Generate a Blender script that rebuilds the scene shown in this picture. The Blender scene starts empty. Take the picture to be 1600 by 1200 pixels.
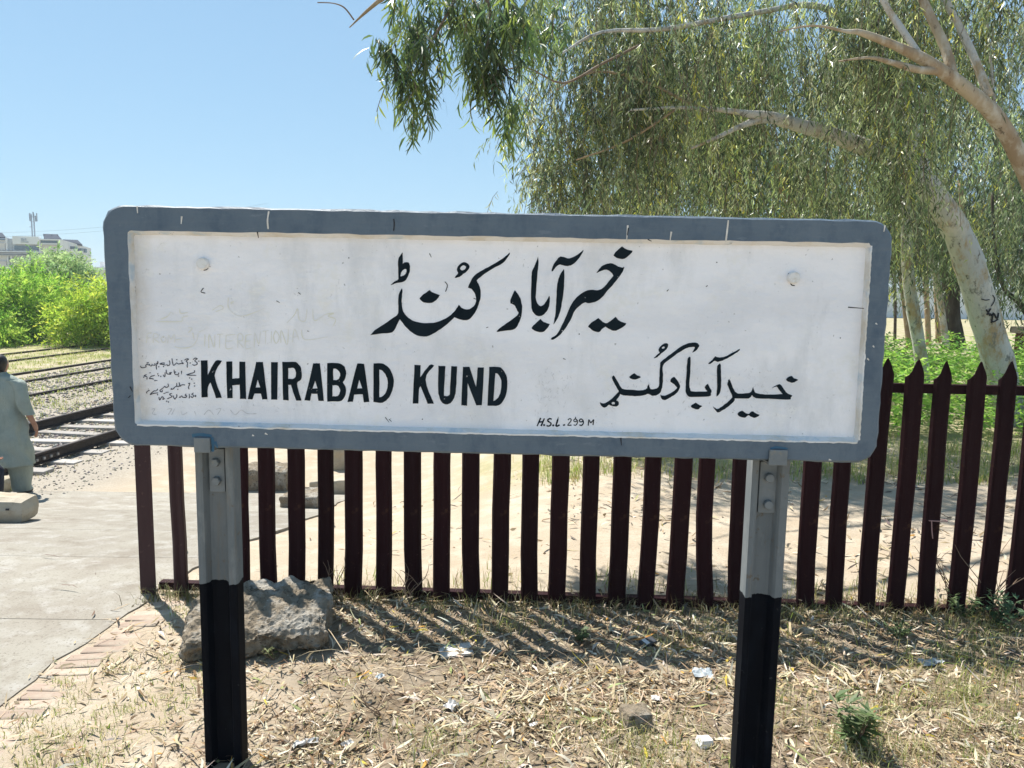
import bpy, bmesh, math, random
import numpy as np
from mathutils import Vector, Matrix, geometry, noise as mnoise
from mathutils.bvhtree import BVHTree

random.seed(7)
rng = np.random.default_rng(11)
scene = bpy.context.scene
COL = scene.collection
PI = math.pi

# ------------------------------------------------------------------ camera
H = 1.83                      # eye height above the ground at the sign
FPX = 1200.0                  # focal length in pixels of the 1600 px wide photograph
PITCH, ROLL = math.atan(150 / 1200.0), math.radians(1.0)
fwd = Vector((0, math.cos(PITCH), -math.sin(PITCH)))
up0 = Vector((0, math.sin(PITCH), math.cos(PITCH)))
r0 = Vector((1, 0, 0))
RIGHT = math.cos(ROLL) * r0 + math.sin(ROLL) * up0
UP = -math.sin(ROLL) * r0 + math.cos(ROLL) * up0
EYE = Vector((0, 0, H))
cd = bpy.data.cameras.new('camera')
cam = bpy.data.objects.new('camera', cd)
COL.objects.link(cam)
cam.matrix_world = Matrix(((RIGHT.x, UP.x, -fwd.x, EYE.x), (RIGHT.y, UP.y, -fwd.y, EYE.y),
                           (RIGHT.z, UP.z, -fwd.z, EYE.z), (0, 0, 0, 1)))
cd.sensor_width = 36
cd.lens = 36 * FPX / 1600
cd.clip_start = 0.05
cd.clip_end = 3000
scene.camera = cam

# ------------------------------------------------------------------ light
SUN_FROM = Vector((-0.53, 0.63, 1.28)).normalized()
elev = math.asin(SUN_FROM.z)
azim = math.atan2(SUN_FROM.x, SUN_FROM.y)      # clockwise from +Y
world = bpy.data.worlds.new('World')
scene.world = world
world.use_nodes = True
wn = world.node_tree
bg = wn.nodes['Background']
sky = wn.nodes.new('ShaderNodeTexSky')
sky.sky_type = 'NISHITA'
sky.sun_disc = False
sky.sun_elevation = elev
sky.sun_rotation = azim
sky.air_density = 1.0
sky.dust_density = 0.0
sky.ozone_density = 3.0
tn = wn.nodes.new('ShaderNodeMix'); tn.data_type = 'RGBA'; tn.blend_type = 'MULTIPLY'
tn.inputs[0].default_value = 1.0; tn.inputs[7].default_value = (0.85, 1.16, 1.37, 1)
gmm = wn.nodes.new('ShaderNodeGamma'); gmm.inputs[1].default_value = 0.4      # an even, hazy bright sky
wn.links.new(sky.outputs[0], gmm.inputs[0]); wn.links.new(gmm.outputs[0], tn.inputs[6])
wn.links.new(tn.outputs[2], bg.inputs[0])
bg.inputs[1].default_value = 0.13
sl = bpy.data.lights.new('sun', 'SUN')
sl.energy = 4.2
sl.angle = math.radians(0.5)
sl.color = (1.0, 0.955, 0.88)
so = bpy.data.objects.new('sun', sl)
COL.objects.link(so)
so.rotation_euler = SUN_FROM.to_track_quat('Z', 'Y').to_euler()
so.location = (-8, 10, 20)
scene.view_settings.view_transform = 'Standard'
scene.view_settings.look = 'None'
scene.view_settings.exposure = 1.24
scene.view_settings.gamma = 1.0
scene.view_settings.use_curve_mapping = False
scene.cycles.max_bounces = 6
scene.cycles.transparent_max_bounces = 6
scene.cycles.use_denoising = True

# ------------------------------------------------------------------ helpers
def ray(x, y):
    return RIGHT * ((x - 800) / FPX) + UP * ((600 - y) / FPX) + fwd

def at(x, y, Y):
    d = ray(x, y)
    return EYE + d * (Y / d.y)

def sstep(a, b, v):
    t = np.clip((v - a) / (b - a), 0, 1)
    return t * t * (3 - 2 * t)

def zbase(x, y):
    x = np.asarray(x, float); y = np.asarray(y, float)
    drop = 0.76 * sstep(3.8, 10.0, y)
    left = 1 - sstep(-1.6, 1.2, x + 0.0 * y)
    z = -drop * left
    z = z - 0.07 * (1 - sstep(-6.6, -5.6, x)) * sstep(5, 8, y)
    z = z + 0.15 * (1 - sstep(-11.9, -10.9, x - 0.09 * y)) * sstep(8, 14, y)
    return z

def zg(x, y):
    x = np.asarray(x, float); y = np.asarray(y, float)
    n = (np.sin(x * 7.1 + 1.3 * np.sin(y * 3.7)) * np.sin(y * 6.3 + 1.1 * np.sin(x * 4.1)) * 0.007
         + np.sin(x * 17 + 2 * np.sin(y * 11)) * np.sin(y * 19 + 1.7 * np.sin(x * 9)) * 0.004
         + np.sin(x * 1.7 + 0.6) * np.sin(y * 1.3) * 0.012)
    return zbase(x, y) + n * (1 - 0.75 * (1 - sstep(-2.1, -1.9, x)))

def ground(x, y):
    d = ray(x, y)
    t = 0.5
    while t < 400:
        p = EYE + d * t
        if p.z <= float(zg(p.x, p.y)):
            lo, hi = t - (0.02 + t * 0.004), t
            for _ in range(20):
                m = (lo + hi) / 2
                q = EYE + d * m
                if q.z <= float(zg(q.x, q.y)): hi = m
                else: lo = m
            return EYE + d * hi
        t += 0.02 + t * 0.004
    return EYE + d * 400

def tag(o, label=None, cat=None, group=None, kind=None):
    if label: o['label'] = label
    if cat: o['category'] = cat
    if group: o['group'] = group
    if kind: o['kind'] = kind
    return o

def empty(name, loc=(0, 0, 0), rz=0, label=None, cat=None, group=None):
    o = bpy.data.objects.new(name, None)
    o.empty_display_size = 0.2
    COL.objects.link(o)
    o.location = loc
    o.rotation_euler = (0, 0, rz)
    return tag(o, label, cat, group)

def link(name, me, parent=None, loc=None, rot=None):
    o = bpy.data.objects.new(name, me)
    COL.objects.link(o)
    if parent is not None: o.parent = parent
    if loc is not None: o.location = loc
    if rot is not None: o.rotation_euler = rot
    return o

def mesh(name, v, f, m=None, smooth=False):
    me = bpy.data.meshes.new(name)
    me.from_pydata([tuple(p) for p in v], [], [tuple(q) for q in f])
    if m: me.materials.append(m)
    if smooth: me.polygons.foreach_set('use_smooth', [True] * len(me.polygons))
    me.update()
    return me

def bmesh_mesh(name, bm, m=None, smooth=False):
    bmesh.ops.recalc_face_normals(bm, faces=bm.faces)
    me = bpy.data.meshes.new(name)
    bm.to_mesh(me); bm.free()
    if m: me.materials.append(m)
    if smooth: me.polygons.foreach_set('use_smooth', [True] * len(me.polygons))
    return me

def fast_mesh(name, v, quads, m, col=None, smooth=False):
    """numpy verts (n,3) and faces (k,c) of one size"""
    me = bpy.data.meshes.new(name)
    v = np.asarray(v, np.float32); q = np.asarray(quads, np.int32)
    c = q.shape[1]
    me.vertices.add(len(v)); me.vertices.foreach_set('co', v.ravel())
    me.loops.add(q.size); me.loops.foreach_set('vertex_index', q.ravel())
    me.polygons.add(len(q))
    me.polygons.foreach_set('loop_start', np.arange(0, q.size, c, dtype=np.int32))
    me.polygons.foreach_set('loop_total', np.full(len(q), c, np.int32))
    if smooth: me.polygons.foreach_set('use_smooth', np.ones(len(q), bool))
    me.update(calc_edges=True)
    if col is not None:
        a = me.color_attributes.new('tint', 'FLOAT_COLOR', 'POINT')
        cc = np.ones((len(v), 4), np.float32); cc[:, :3] = col
        a.data.foreach_set('color', cc.ravel())
    me.materials.append(m)
    return me

def box_bm(bm, c, s, rz=0, bevel=0):
    r = bmesh.ops.create_cube(bm, size=1)
    M = Matrix.Translation(c) @ Matrix.Rotation(rz, 4, 'Z') @ Matrix.Diagonal((*s, 1))
    bmesh.ops.transform(bm, matrix=M, verts=r['verts'])
    if bevel:
        es = list({e for v in r['verts'] for e in v.link_edges})
        bmesh.ops.bevel(bm, geom=es, offset=bevel, segments=2, affect='EDGES', profile=0.6)

def box(name, c, s, m, parent=None, rz=0, bevel=0):
    bm = bmesh.new(); box_bm(bm, c, s, rz, bevel)
    return link(name, bmesh_mesh(name, bm, m), parent)

def tube_geo(pts, rad, n=10, cap=True):
    pts = [Vector(p) for p in pts]
    V, F = [], []
    ref = None
    for i, p in enumerate(pts):
        t = (pts[min(i + 1, len(pts) - 1)] - pts[max(i - 1, 0)]).normalized()
        if ref is None:
            ref = t.orthogonal().normalized()
        ref = (ref - t * ref.dot(t)).normalized()
        b = t.cross(ref)
        r = rad[i] if hasattr(rad, '__len__') else rad
        for k in range(n):
            a = 2 * PI * k / n
            V.append(p + (ref * math.cos(a) + b * math.sin(a)) * r)
    for i in range(len(pts) - 1):
        for k in range(n):
            F.append((i * n + k, i * n + (k + 1) % n, (i + 1) * n + (k + 1) % n, (i + 1) * n + k))
    if cap:
        F.append(tuple(range(n))[::-1]); F.append(tuple(range((len(pts) - 1) * n, len(pts) * n)))
    return V, F

def smooth_line(pts, sub=4):
    """Catmull-Rom through tuples of any length"""
    P = [np.asarray(p, float) for p in pts]
    out = []
    for i in range(len(P) - 1):
        a, b, c, d = P[max(i - 1, 0)], P[i], P[i + 1], P[min(i + 2, len(P) - 1)]
        for k in range(sub):
            t = k / sub
            out.append(0.5 * (2 * b + (c - a) * t + (2 * a - 5 * b + 4 * c - d) * t * t + (3 * b - a - 3 * c + d) * t ** 3))
    out.append(P[-1])
    return out

# ------------------------------------------------------------------ materials
def new_mat(name):
    m = bpy.data.materials.new(name); m.use_nodes = True
    nt = m.node_tree
    return m, nt, nt.nodes['Principled BSDF']

def nd(nt, t, **kw):
    n = nt.nodes.new(t)
    for k, v in kw.items(): setattr(n, k, v)
    return n

def noise_fac(nt, scale, detail=6, rough=0.6, stretch=None, lo=0.35, hi=0.65, coord='Object', dist=0.0):
    tc = nd(nt, 'ShaderNodeTexCoord')
    src = tc.outputs[coord]
    if stretch:
        mp = nd(nt, 'ShaderNodeMapping'); mp.inputs['Scale'].default_value = stretch
        nt.links.new(src, mp.inputs[0]); src = mp.outputs[0]
    n = nd(nt, 'ShaderNodeTexNoise')
    n.inputs['Scale'].default_value = scale; n.inputs['Detail'].default_value = detail
    n.inputs['Roughness'].default_value = rough; n.inputs['Distortion'].default_value = dist
    nt.links.new(src, n.inputs['Vector'])
    r = nd(nt, 'ShaderNodeMapRange'); r.inputs[1].default_value = lo; r.inputs[2].default_value = hi
    nt.links.new(n.outputs[0], r.inputs[0])
    return r.outputs[0], n.outputs[0]

def mix(nt, fac, a, b):
    n = nd(nt, 'ShaderNodeMix', data_type='RGBA')
    for s, v in ((0, fac), (6, a), (7, b)):
        if isinstance(v, (int, float)): n.inputs[s].default_value = v
        elif isinstance(v, tuple): n.inputs[s].default_value = (*v, 1)
        else: nt.links.new(v, n.inputs[s])
    return n.outputs[2]

def math_n(nt, op, a, b=0.0, clamp=False):
    n = nd(nt, 'ShaderNodeMath', operation=op); n.use_clamp = clamp
    for i, v in enumerate((a, b)):
        if isinstance(v, (int, float)): n.inputs[i].default_value = v
        else: nt.links.new(v, n.inputs[i])
    return n.outputs[0]

def bump(nt, b, h, strength=0.4, dist=0.01):
    n = nd(nt, 'ShaderNodeBump'); n.inputs['Strength'].default_value = strength; n.inputs['Distance'].default_value = dist
    nt.links.new(h, n.inputs['Height']); nt.links.new(n.outputs[0], b.inputs['Normal'])

def layered(name, base, layers=(), rough=0.8, bumps=None, spec=0.3, metal=0.0):
    """base colour with noise layers: (colour, scale, lo, hi, stretch, detail)"""
    m, nt, b = new_mat(name)
    c = base
    for L in layers:
        colr, sc, lo, hi = L[:4]
        st = L[4] if len(L) > 4 else None
        f, _ = noise_fac(nt, sc, L[5] if len(L) > 5 else 7, 0.62, st, lo, hi)
        c = mix(nt, f, c, colr)
    if isinstance(c, tuple): b.inputs['Base Color'].default_value = (*c, 1)
    else: nt.links.new(c, b.inputs['Base Color'])
    b.inputs['Roughness'].default_value = rough
    b.inputs['Specular IOR Level'].default_value = spec
    b.inputs['Metallic'].default_value = metal
    if bumps:
        sc, st, di = bumps[:3]
        _, raw = noise_fac(nt, sc, 8, 0.65, bumps[3] if len(bumps) > 3 else None)
        bump(nt, b, raw, st, di)
    return m

def tinted(name, rough=0.6, trans=0.0, spec=0.3, gain=1.0):
    """material that takes each leaf's own colour; a share of the light passes through"""
    m, nt, b = new_mat(name)
    a = nd(nt, 'ShaderNodeAttribute'); a.attribute_name = 'tint'
    nt.links.new(a.outputs['Color'], b.inputs['Base Color'])
    b.inputs['Roughness'].default_value = rough
    b.inputs['Specular IOR Level'].default_value = spec
    if trans:
        t = nd(nt, 'ShaderNodeBsdfTranslucent')
        mu = mix(nt, 1.0, a.outputs['Color'], a.outputs['Color'])
        g = nd(nt, 'ShaderNodeHueSaturation'); g.inputs['Saturation'].default_value = 1.0; g.inputs['Value'].default_value = 1.25 * gain
        nt.links.new(mu, g.inputs['Color']); nt.links.new(g.outputs[0], t.inputs[0])
        s = nd(nt, 'ShaderNodeMixShader'); s.inputs[0].default_value = trans
        nt.links.new(b.outputs[0], s.inputs[1]); nt.links.new(t.outputs[0], s.inputs[2])
        nt.links.new(s.outputs[0], nt.nodes['Material Output'].inputs[0])
    return m

M = {}
HAZE = 0.0007
M['earth'] = layered('earth', (0.40, 0.33, 0.245),
                     [((0.30, 0.235, 0.165), 1.1, 0.42, 0.66), ((0.50, 0.43, 0.335), 3.3, 0.45, 0.7),
                      ((0.20, 0.15, 0.10), 28, 0.58, 0.74), ((0.56, 0.50, 0.42), 60, 0.60, 0.75)],
                     0.95, (55, 0.7, 0.012), 0.1)
M['concrete_path'] = layered('concrete_path', (0.275, 0.255, 0.215),
                     [((0.225, 0.20, 0.165), 1.6, 0.42, 0.64), ((0.205, 0.18, 0.145), 4.5, 0.53, 0.68), ((0.335, 0.32, 0.29), 6, 0.5, 0.72),
                      ((0.15, 0.13, 0.105), 70, 0.55, 0.68), ((0.40, 0.385, 0.36), 150, 0.6, 0.72), ((0.20, 0.175, 0.14), 14, 0.64, 0.72)],
                     0.9, (140, 0.35, 0.004), 0.15)
M['brick'] = layered('brick', (0.38, 0.29, 0.23), [((0.42, 0.36, 0.285), 9, 0.4, 0.55), ((0.31, 0.21, 0.16), 22, 0.58, 0.72)],
                     0.95, (60, 0.5, 0.006), 0.1)
M['rock'] = layered('rock', (0.225, 0.185, 0.135),
                     [((0.36, 0.34, 0.30), 6, 0.48, 0.64), ((0.13, 0.105, 0.075), 11, 0.54, 0.66), ((0.09, 0.08, 0.065), 38, 0.56, 0.66), ((0.42, 0.40, 0.36), 60, 0.62, 0.72)],
                     0.95, (38, 1.0, 0.02), 0.1)
M['cast_concrete'] = layered('cast_concrete', (0.37, 0.315, 0.235),
                     [((0.43, 0.385, 0.31), 4, 0.45, 0.65), ((0.27, 0.225, 0.16), 11, 0.58, 0.74), ((0.22, 0.19, 0.15), 70, 0.62, 0.72)],
                     0.93, (60, 0.5, 0.008), 0.12)
M['rail_steel'] = layered('rail_steel', (0.022, 0.016, 0.014), [((0.05, 0.033, 0.026), 14, 0.45, 0.7), ((0.16, 0.13, 0.11), 40, 0.62, 0.75)],
                     0.62, (60, 0.3, 0.003), 0.4, 0.3)
M['sleeper'] = layered('sleeper', (0.40, 0.375, 0.35), [((0.30, 0.27, 0.235), 4, 0.45, 0.68), ((0.5, 0.48, 0.45), 12, 0.55, 0.7)],
                     0.95, (40, 0.5, 0.008), 0.1)
M['ballast'] = tinted('ballast', 0.95, 0, 0.1)
M['maroon'] = layered('maroon', (0.019, 0.0055, 0.007), [((0.028, 0.009, 0.0105), 7, 0.42, 0.68, (1, 1, 0.15)), ((0.10, 0.05, 0.045), 45, 0.66, 0.76), ((0.055, 0.026, 0.016), 16, 0.60, 0.70)],
                     0.7, (30, 0.18, 0.003), 0.1)
M['maroon_worn'] = layered('maroon_worn', (0.04, 0.015, 0.017), [((0.055, 0.024, 0.024), 9, 0.42, 0.68, (1, 1, 0.2)), ((0.13, 0.07, 0.06), 30, 0.62, 0.76)],
                     0.6, (25, 0.3, 0.004), 0.3)

# sign paint
def frame_paint():
    m, nt, b = new_mat('grey_blue_paint')
    c = (0.098, 0.136, 0.178)
    f, _ = noise_fac(nt, 3.2, 8, 0.65, (1, 1, 1.5), 0.38, 0.66); c = mix(nt, f, c, (0.125, 0.165, 0.205))
    f, _ = noise_fac(nt, 9, 8, 0.75, (1, 1, 0.6), 0.48, 0.66); c = mix(nt, f, c, (0.068, 0.105, 0.15))
    f, _ = noise_fac(nt, 40, 6, 0.7, (0.12, 1, 1.5), 0.5, 0.72); c = mix(nt, math_n(nt, 'MULTIPLY', f, 0.5), c, (0.14, 0.175, 0.205))
    f, _ = noise_fac(nt, 26, 6, 0.7, (0.4, 1, 1.4), 0.6, 0.74); c = mix(nt, f, c, (0.17, 0.21, 0.25))
    f, _ = noise_fac(nt, 19, 4, 0.5, None, 0.745, 0.765); c = mix(nt, f, c, (0.62, 0.6, 0.55))
    nt.links.new(c, b.inputs['Base Color'])
    b.inputs['Roughness'].default_value = 0.55; b.inputs['Specular IOR Level'].default_value = 0.35
    _, raw = noise_fac(nt, 24, 8, 0.7); bump(nt, b, raw, 0.6, 0.008)
    return m
M['frame_paint'] = frame_paint()

def panel_paint():
    m, nt, b = new_mat('white_panel_paint')
    c = (0.90, 0.90, 0.93)
    f, _ = noise_fac(nt, 2.2, 8, 0.6, (1, 1, 2.2), 0.42, 0.64); c = mix(nt, f, c, (0.79, 0.795, 0.83))
    f, _ = noise_fac(nt, 3.4, 9, 0.75, (1.6, 1, 0.5), 0.54, 0.70); c = mix(nt, math_n(nt, 'MULTIPLY', f, 0.6), c, (0.60, 0.615, 0.65))
    f, _ = noise_fac(nt, 4.5, 9, 0.75, None, 0.56, 0.68); c = mix(nt, math_n(nt, 'MULTIPLY', f, 0.5), c, (0.80, 0.78, 0.70))
    f, _ = noise_fac(nt, 5.5, 9, 0.7, (1, 1, 0.45), 0.5, 0.74); c = mix(nt, f, c, (0.74, 0.745, 0.76))
    f, _ = noise_fac(nt, 14, 9, 0.75, (0.6, 1, 1.3), 0.56, 0.76); c = mix(nt, f, c, (0.90, 0.895, 0.885))
    f, _ = noise_fac(nt, 34, 6, 0.7, None, 0.655, 0.70, dist=1.2); c = mix(nt, math_n(nt, 'MULTIPLY', f, 0.55), c, (0.50, 0.50, 0.52))
    f, _ = noise_fac(nt, 70, 3, 0.5, None, 0.70, 0.73); c = mix(nt, math_n(nt, 'MULTIPLY', f, 0.7), c, (0.30, 0.29, 0.29))
    # earthy grime that gathers along the moulding at the left and the top of the panel
    tc = nd(nt, 'ShaderNodeTexCoord'); sp = nd(nt, 'ShaderNodeSeparateXYZ'); nt.links.new(tc.outputs['Object'], sp.inputs[0])
    n2, raw2 = noise_fac(nt, 9, 7, 0.7, (1, 1, 0.5), 0.3, 0.7)
    for axis, x0, x1, k in ((0, -1.185, -1.255, 0.75), (2, 0.305, 0.335, 0.6)):
        r = nd(nt, 'ShaderNodeMapRange'); r.inputs[1].default_value = x0; r.inputs[2].default_value = x1
        nt.links.new(sp.outputs[axis], r.inputs[0])
        g = math_n(nt, 'MULTIPLY', r.outputs[0], n2)
        c = mix(nt, math_n(nt, 'MULTIPLY', g, k, True), c, (0.47, 0.41, 0.31))
    nt.links.new(c, b.inputs['Base Color'])
    b.inputs['Roughness'].default_value = 0.6; b.inputs['Specular IOR Level'].default_value = 0.3
    _, raw = noise_fac(nt, 16, 9, 0.65, (1, 1, 1.6)); bump(nt, b, raw, 0.7, 0.010)
    return m
M['panel_paint'] = panel_paint()
M['moulding_paint'] = layered('moulding_paint', (0.72, 0.72, 0.71), [((0.58, 0.53, 0.44), 7, 0.50, 0.68), ((0.46, 0.55, 0.62), 10, 0.55, 0.68), ((0.2, 0.19, 0.17), 45, 0.66, 0.72)],
                     0.65, (40, 0.6, 0.006), 0.3)
M['letter_paint'] = layered('letter_paint', (0.006, 0.012, 0.017), [((0.011, 0.02, 0.028), 9, 0.4, 0.7), ((0.55, 0.55, 0.55), 55, 0.695, 0.71)], 0.7, (30, 0.2, 0.003), 0.08)
M['ink'] = layered('ink', (0.03, 0.032, 0.05), [((0.10, 0.10, 0.13), 60, 0.5, 0.7)], 0.6)
M['faint_ink'] = layered('faint_ink', (0.755, 0.745, 0.645), [((0.78, 0.775, 0.76), 30, 0.4, 0.6)], 0.6)
M['grey_ink'] = layered('grey_ink', (0.56, 0.56, 0.575), [((0.7, 0.7, 0.71), 60, 0.45, 0.6)], 0.7)
M['chip'] = layered('chip', (0.62, 0.585, 0.52), [((0.72, 0.70, 0.66), 40, 0.4, 0.6)], 0.8)
M['crack_and_shade'] = layered('crack_and_shade', (0.03, 0.03, 0.035), [], 0.9)  # near-black for cracks, holes, trunk marks and the painted bolt shade
M['blue_smear'] = layered('blue_smear', (0.03, 0.11, 0.20), [((0.05, 0.13, 0.2), 30, 0.4, 0.6)], 0.6)

PAINT_Z = (at(340, 918, 2.69).z + at(1190, 931, 2.66).z) / 2
def post_paint():
    m, nt, b = new_mat('post_paint')
    c = (0.185, 0.20, 0.205)
    f, _ = noise_fac(nt, 6, 8, 0.7, (1, 1, 0.5), 0.4, 0.65); c = mix(nt, f, c, (0.135, 0.155, 0.165))
    f, _ = noise_fac(nt, 16, 8, 0.7, (1, 1, 0.3), 0.55, 0.72); c = mix(nt, f, c, (0.25, 0.26, 0.255))
    f, _ = noise_fac(nt, 22, 7, 0.7, (1, 1, 0.07), 0.56, 0.68); c = mix(nt, math_n(nt, 'MULTIPLY', f, 0.6), c, (0.20, 0.155, 0.10))
    f, _ = noise_fac(nt, 30, 6, 0.6, None, 0.63, 0.70); c = mix(nt, f, c, (0.15, 0.13, 0.10))
    k = (0.004, 0.005, 0.008)
    f, _ = noise_fac(nt, 12, 8, 0.7, (1, 1, 0.4), 0.5, 0.75); k = mix(nt, f, k, (0.009, 0.012, 0.018))
    f, _ = noise_fac(nt, 34, 6, 0.6, None, 0.67, 0.73); k = mix(nt, f, k, (0.07, 0.07, 0.068))
    tc = nd(nt, 'ShaderNodeTexCoord'); sp = nd(nt, 'ShaderNodeSeparateXYZ'); nt.links.new(tc.outputs['Object'], sp.inputs[0])
    _, raw = noise_fac(nt, 18, 5, 0.6)
    zz = math_n(nt, 'ADD', sp.outputs[2], math_n(nt, 'MULTIPLY', raw, 0.034))
    fac = math_n(nt, 'GREATER_THAN', zz, PAINT_Z + 0.017)
    nt.links.new(mix(nt, fac, k, c), b.inputs['Base Color'])
    b.inputs['Roughness'].default_value = 0.65; b.inputs['Specular IOR Level'].default_value = 0.06
    _, raw = noise_fac(nt, 40, 8, 0.65); bump(nt, b, raw, 0.3, 0.003)
    return m
M['post_paint'] = post_paint()
M['bracket_paint'] = layered('bracket_paint', (0.19, 0.21, 0.22), [((0.14, 0.16, 0.17), 12, 0.42, 0.65), ((0.30, 0.25, 0.17), 30, 0.6, 0.75)], 0.55, (40, 0.4, 0.003), 0.35)

def bark():
    m, nt, b = new_mat('pale_bark')
    c = (0.66, 0.62, 0.55)
    f, _ = noise_fac(nt, 2.2, 8, 0.68, (1, 1, 0.45), 0.42, 0.58); c = mix(nt, f, c, (0.52, 0.52, 0.49))
    f, _ = noise_fac(nt, 4.2, 8, 0.72, (1, 1, 0.5), 0.50, 0.62); c = mix(nt, f, c, (0.46, 0.345, 0.21))
    f, _ = noise_fac(nt, 6.5, 8, 0.75, (1, 1, 0.6), 0.545, 0.62); c = mix(nt, f, c, (0.24, 0.235, 0.21))
    f, _ = noise_fac(nt, 15, 6, 0.75, (1, 1, 0.4), 0.60, 0.66); c = mix(nt, f, c, (0.085, 0.07, 0.05))
    nt.links.new(c, b.inputs['Base Color']); b.inputs['Roughness'].default_value = 0.85; b.inputs['Specular IOR Level'].default_value = 0.15
    _, raw = noise_fac(nt, 9, 9, 0.75, (1, 1, 0.4)); bump(nt, b, raw, 0.9, 0.05)
    return m
M['bark'] = bark()
M['limb_bark'] = layered('limb_bark', (0.42, 0.35, 0.25), [((0.30, 0.22, 0.14), 4, 0.42, 0.62, (1, 1, 0.5)), ((0.50, 0.46, 0.38), 7, 0.5, 0.66, (1, 1, 0.5)), ((0.12, 0.09, 0.06), 14, 0.6, 0.68, (1, 1, 0.4))], 0.88, (12, 0.6, 0.02, (1, 1, 0.4)), 0.12)
M['tan_bark'] = layered('tan_bark', (0.38, 0.28, 0.17), [((0.26, 0.19, 0.12), 3, 0.42, 0.64, (1, 1, 0.4)), ((0.48, 0.42, 0.33), 6, 0.55, 0.7, (1, 1, 0.5))], 0.9, (12, 0.6, 0.03, (1, 1, 0.3)), 0.1)
M['dark_bark'] = layered('dark_bark', (0.075, 0.06, 0.048), [((0.13, 0.11, 0.09), 6, 0.45, 0.66, (1, 1, 0.3))], 0.95, (14, 1.0, 0.04, (1, 1, 0.25)), 0.1)
M['twig'] = layered('twig', (0.16, 0.105, 0.07), [((0.24, 0.18, 0.13), 8, 0.4, 0.6)], 0.9)
M['leaf'] = tinted('eucalyptus_leaf', 0.40, 0.34, 0.5, 1.25)
M['bush_leaf'] = tinted('bush_leaf', 0.6, 0.45, 0.2, 1.0)
M['weed_leaf'] = tinted('weed_leaf', 0.55, 0.45, 0.3)
M['grass_blade'] = tinted('grass_blade', 0.7, 0.35, 0.2)
M['dry_leaf'] = tinted('dry_leaf', 0.75, 0.12, 0.25)
M['plaster'] = layered('plaster', (0.78, 0.78, 0.78), [((0.70, 0.70, 0.70), 0.4, 0.42, 0.66)], 0.9)
M['plaster_tan'] = layered('plaster_tan', (0.66, 0.61, 0.56), [((0.60, 0.55, 0.51), 0.5, 0.42, 0.66)], 0.9)
M['plaster_grey'] = layered('plaster_grey', (0.70, 0.69, 0.69), [((0.62, 0.61, 0.61), 0.3, 0.42, 0.66)], 0.9)
M['band_blue'] = layered('band_blue', (0.44, 0.47, 0.50), [((0.36, 0.40, 0.44), 0.6, 0.42, 0.66)], 0.85)
M['glass_dark'] = layered('glass_dark', (0.11, 0.165, 0.215), [], 0.15, None, 0.5)
M['slate'] = layered('slate', (0.06, 0.07, 0.09), [((0.08, 0.09, 0.11), 1.5, 0.4, 0.65)], 0.9, None, 0.0)
M['mast_steel'] = layered('mast_steel', (0.30, 0.34, 0.38), [((0.24, 0.28, 0.32), 1, 0.4, 0.6)], 0.6)
M['skin'] = layered('skin', (0.36, 0.19, 0.125), [((0.30, 0.15, 0.10), 18, 0.42, 0.66)], 0.55, None, 0.35)
M['hair'] = layered('hair', (0.012, 0.010, 0.009), [((0.02, 0.018, 0.016), 60, 0.4, 0.6)], 0.5, (120, 0.4, 0.004), 0.3)
M['sage_cloth'] = layered('sage_cloth', (0.31, 0.35, 0.315), [((0.255, 0.295, 0.265), 6, 0.42, 0.66)], 0.85, (7, 0.8, 0.05, (1.6, 1, 0.35)), 0.1)
M['navy_cloth'] = layered('navy_cloth', (0.018, 0.022, 0.035), [((0.027, 0.03, 0.045), 8, 0.42, 0.66)], 0.85)
M['sandal'] = layered('sandal', (0.20, 0.035, 0.03), [], 0.6)
M['dark_sandal'] = layered('dark_sandal', (0.03, 0.022, 0.018), [], 0.6)
M['tile'] = layered('tile', (0.58, 0.56, 0.52), [((0.48, 0.45, 0.41), 12, 0.5, 0.7)], 0.5)
M['plastic'] = layered('plastic', (0.56, 0.55, 0.53), [((0.42, 0.39, 0.35), 18, 0.5, 0.7)], 0.4, None, 0.4)
M['plastic_blue'] = layered('plastic_blue', (0.31, 0.35, 0.37), [((0.45, 0.46, 0.46), 18, 0.45, 0.65)], 0.4, None, 0.4)
M['packet'] = layered('packet', (0.03, 0.035, 0.045), [], 0.4, None, 0.5)
M['pale_print'] = layered('pale_print', (0.6, 0.6, 0.6), [], 0.5)
M['string'] = layered('string', (0.42, 0.26, 0.24), [], 0.9)
M['rust_cloth'] = layered('rust', (0.16, 0.05, 0.035), [((0.10, 0.035, 0.025), 5, 0.4, 0.6)], 0.9)
M['bolt_paint'] = layered('bolt_paint', (0.74, 0.735, 0.72), [((0.60, 0.57, 0.50), 40, 0.5, 0.7)], 0.6)

def vary(m, lo, hi):
    """each object takes its own slight shade of the paint"""
    nt = m.node_tree; b = nt.nodes['Principled BSDF']; src = b.inputs['Base Color'].links[0].from_socket
    oi = nt.nodes.new('ShaderNodeObjectInfo'); mr = nt.nodes.new('ShaderNodeMapRange')
    mr.inputs[3].default_value = lo; mr.inputs[4].default_value = hi
    nt.links.new(oi.outputs['Random'], mr.inputs[0])
    h = nt.nodes.new('ShaderNodeHueSaturation'); nt.links.new(mr.outputs[0], h.inputs['Value']); nt.links.new(src, h.inputs['Color'])
    nt.links.new(h.outputs[0], b.inputs['Base Color'])
vary(M['maroon'], .7, 1.15); vary(M['brick'], .8, 1.12); vary(M['sleeper'], .75, 1.05); vary(M['concrete_path'], .93, 1.06)
# ------------------------------------------------------------------ ground
def axis_pts(segs):
    out = []
    for a, b, n in segs:
        out += list(np.linspace(a, b, n, endpoint=False))
    out.append(segs[-1][1])
    return np.array(out)

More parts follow.
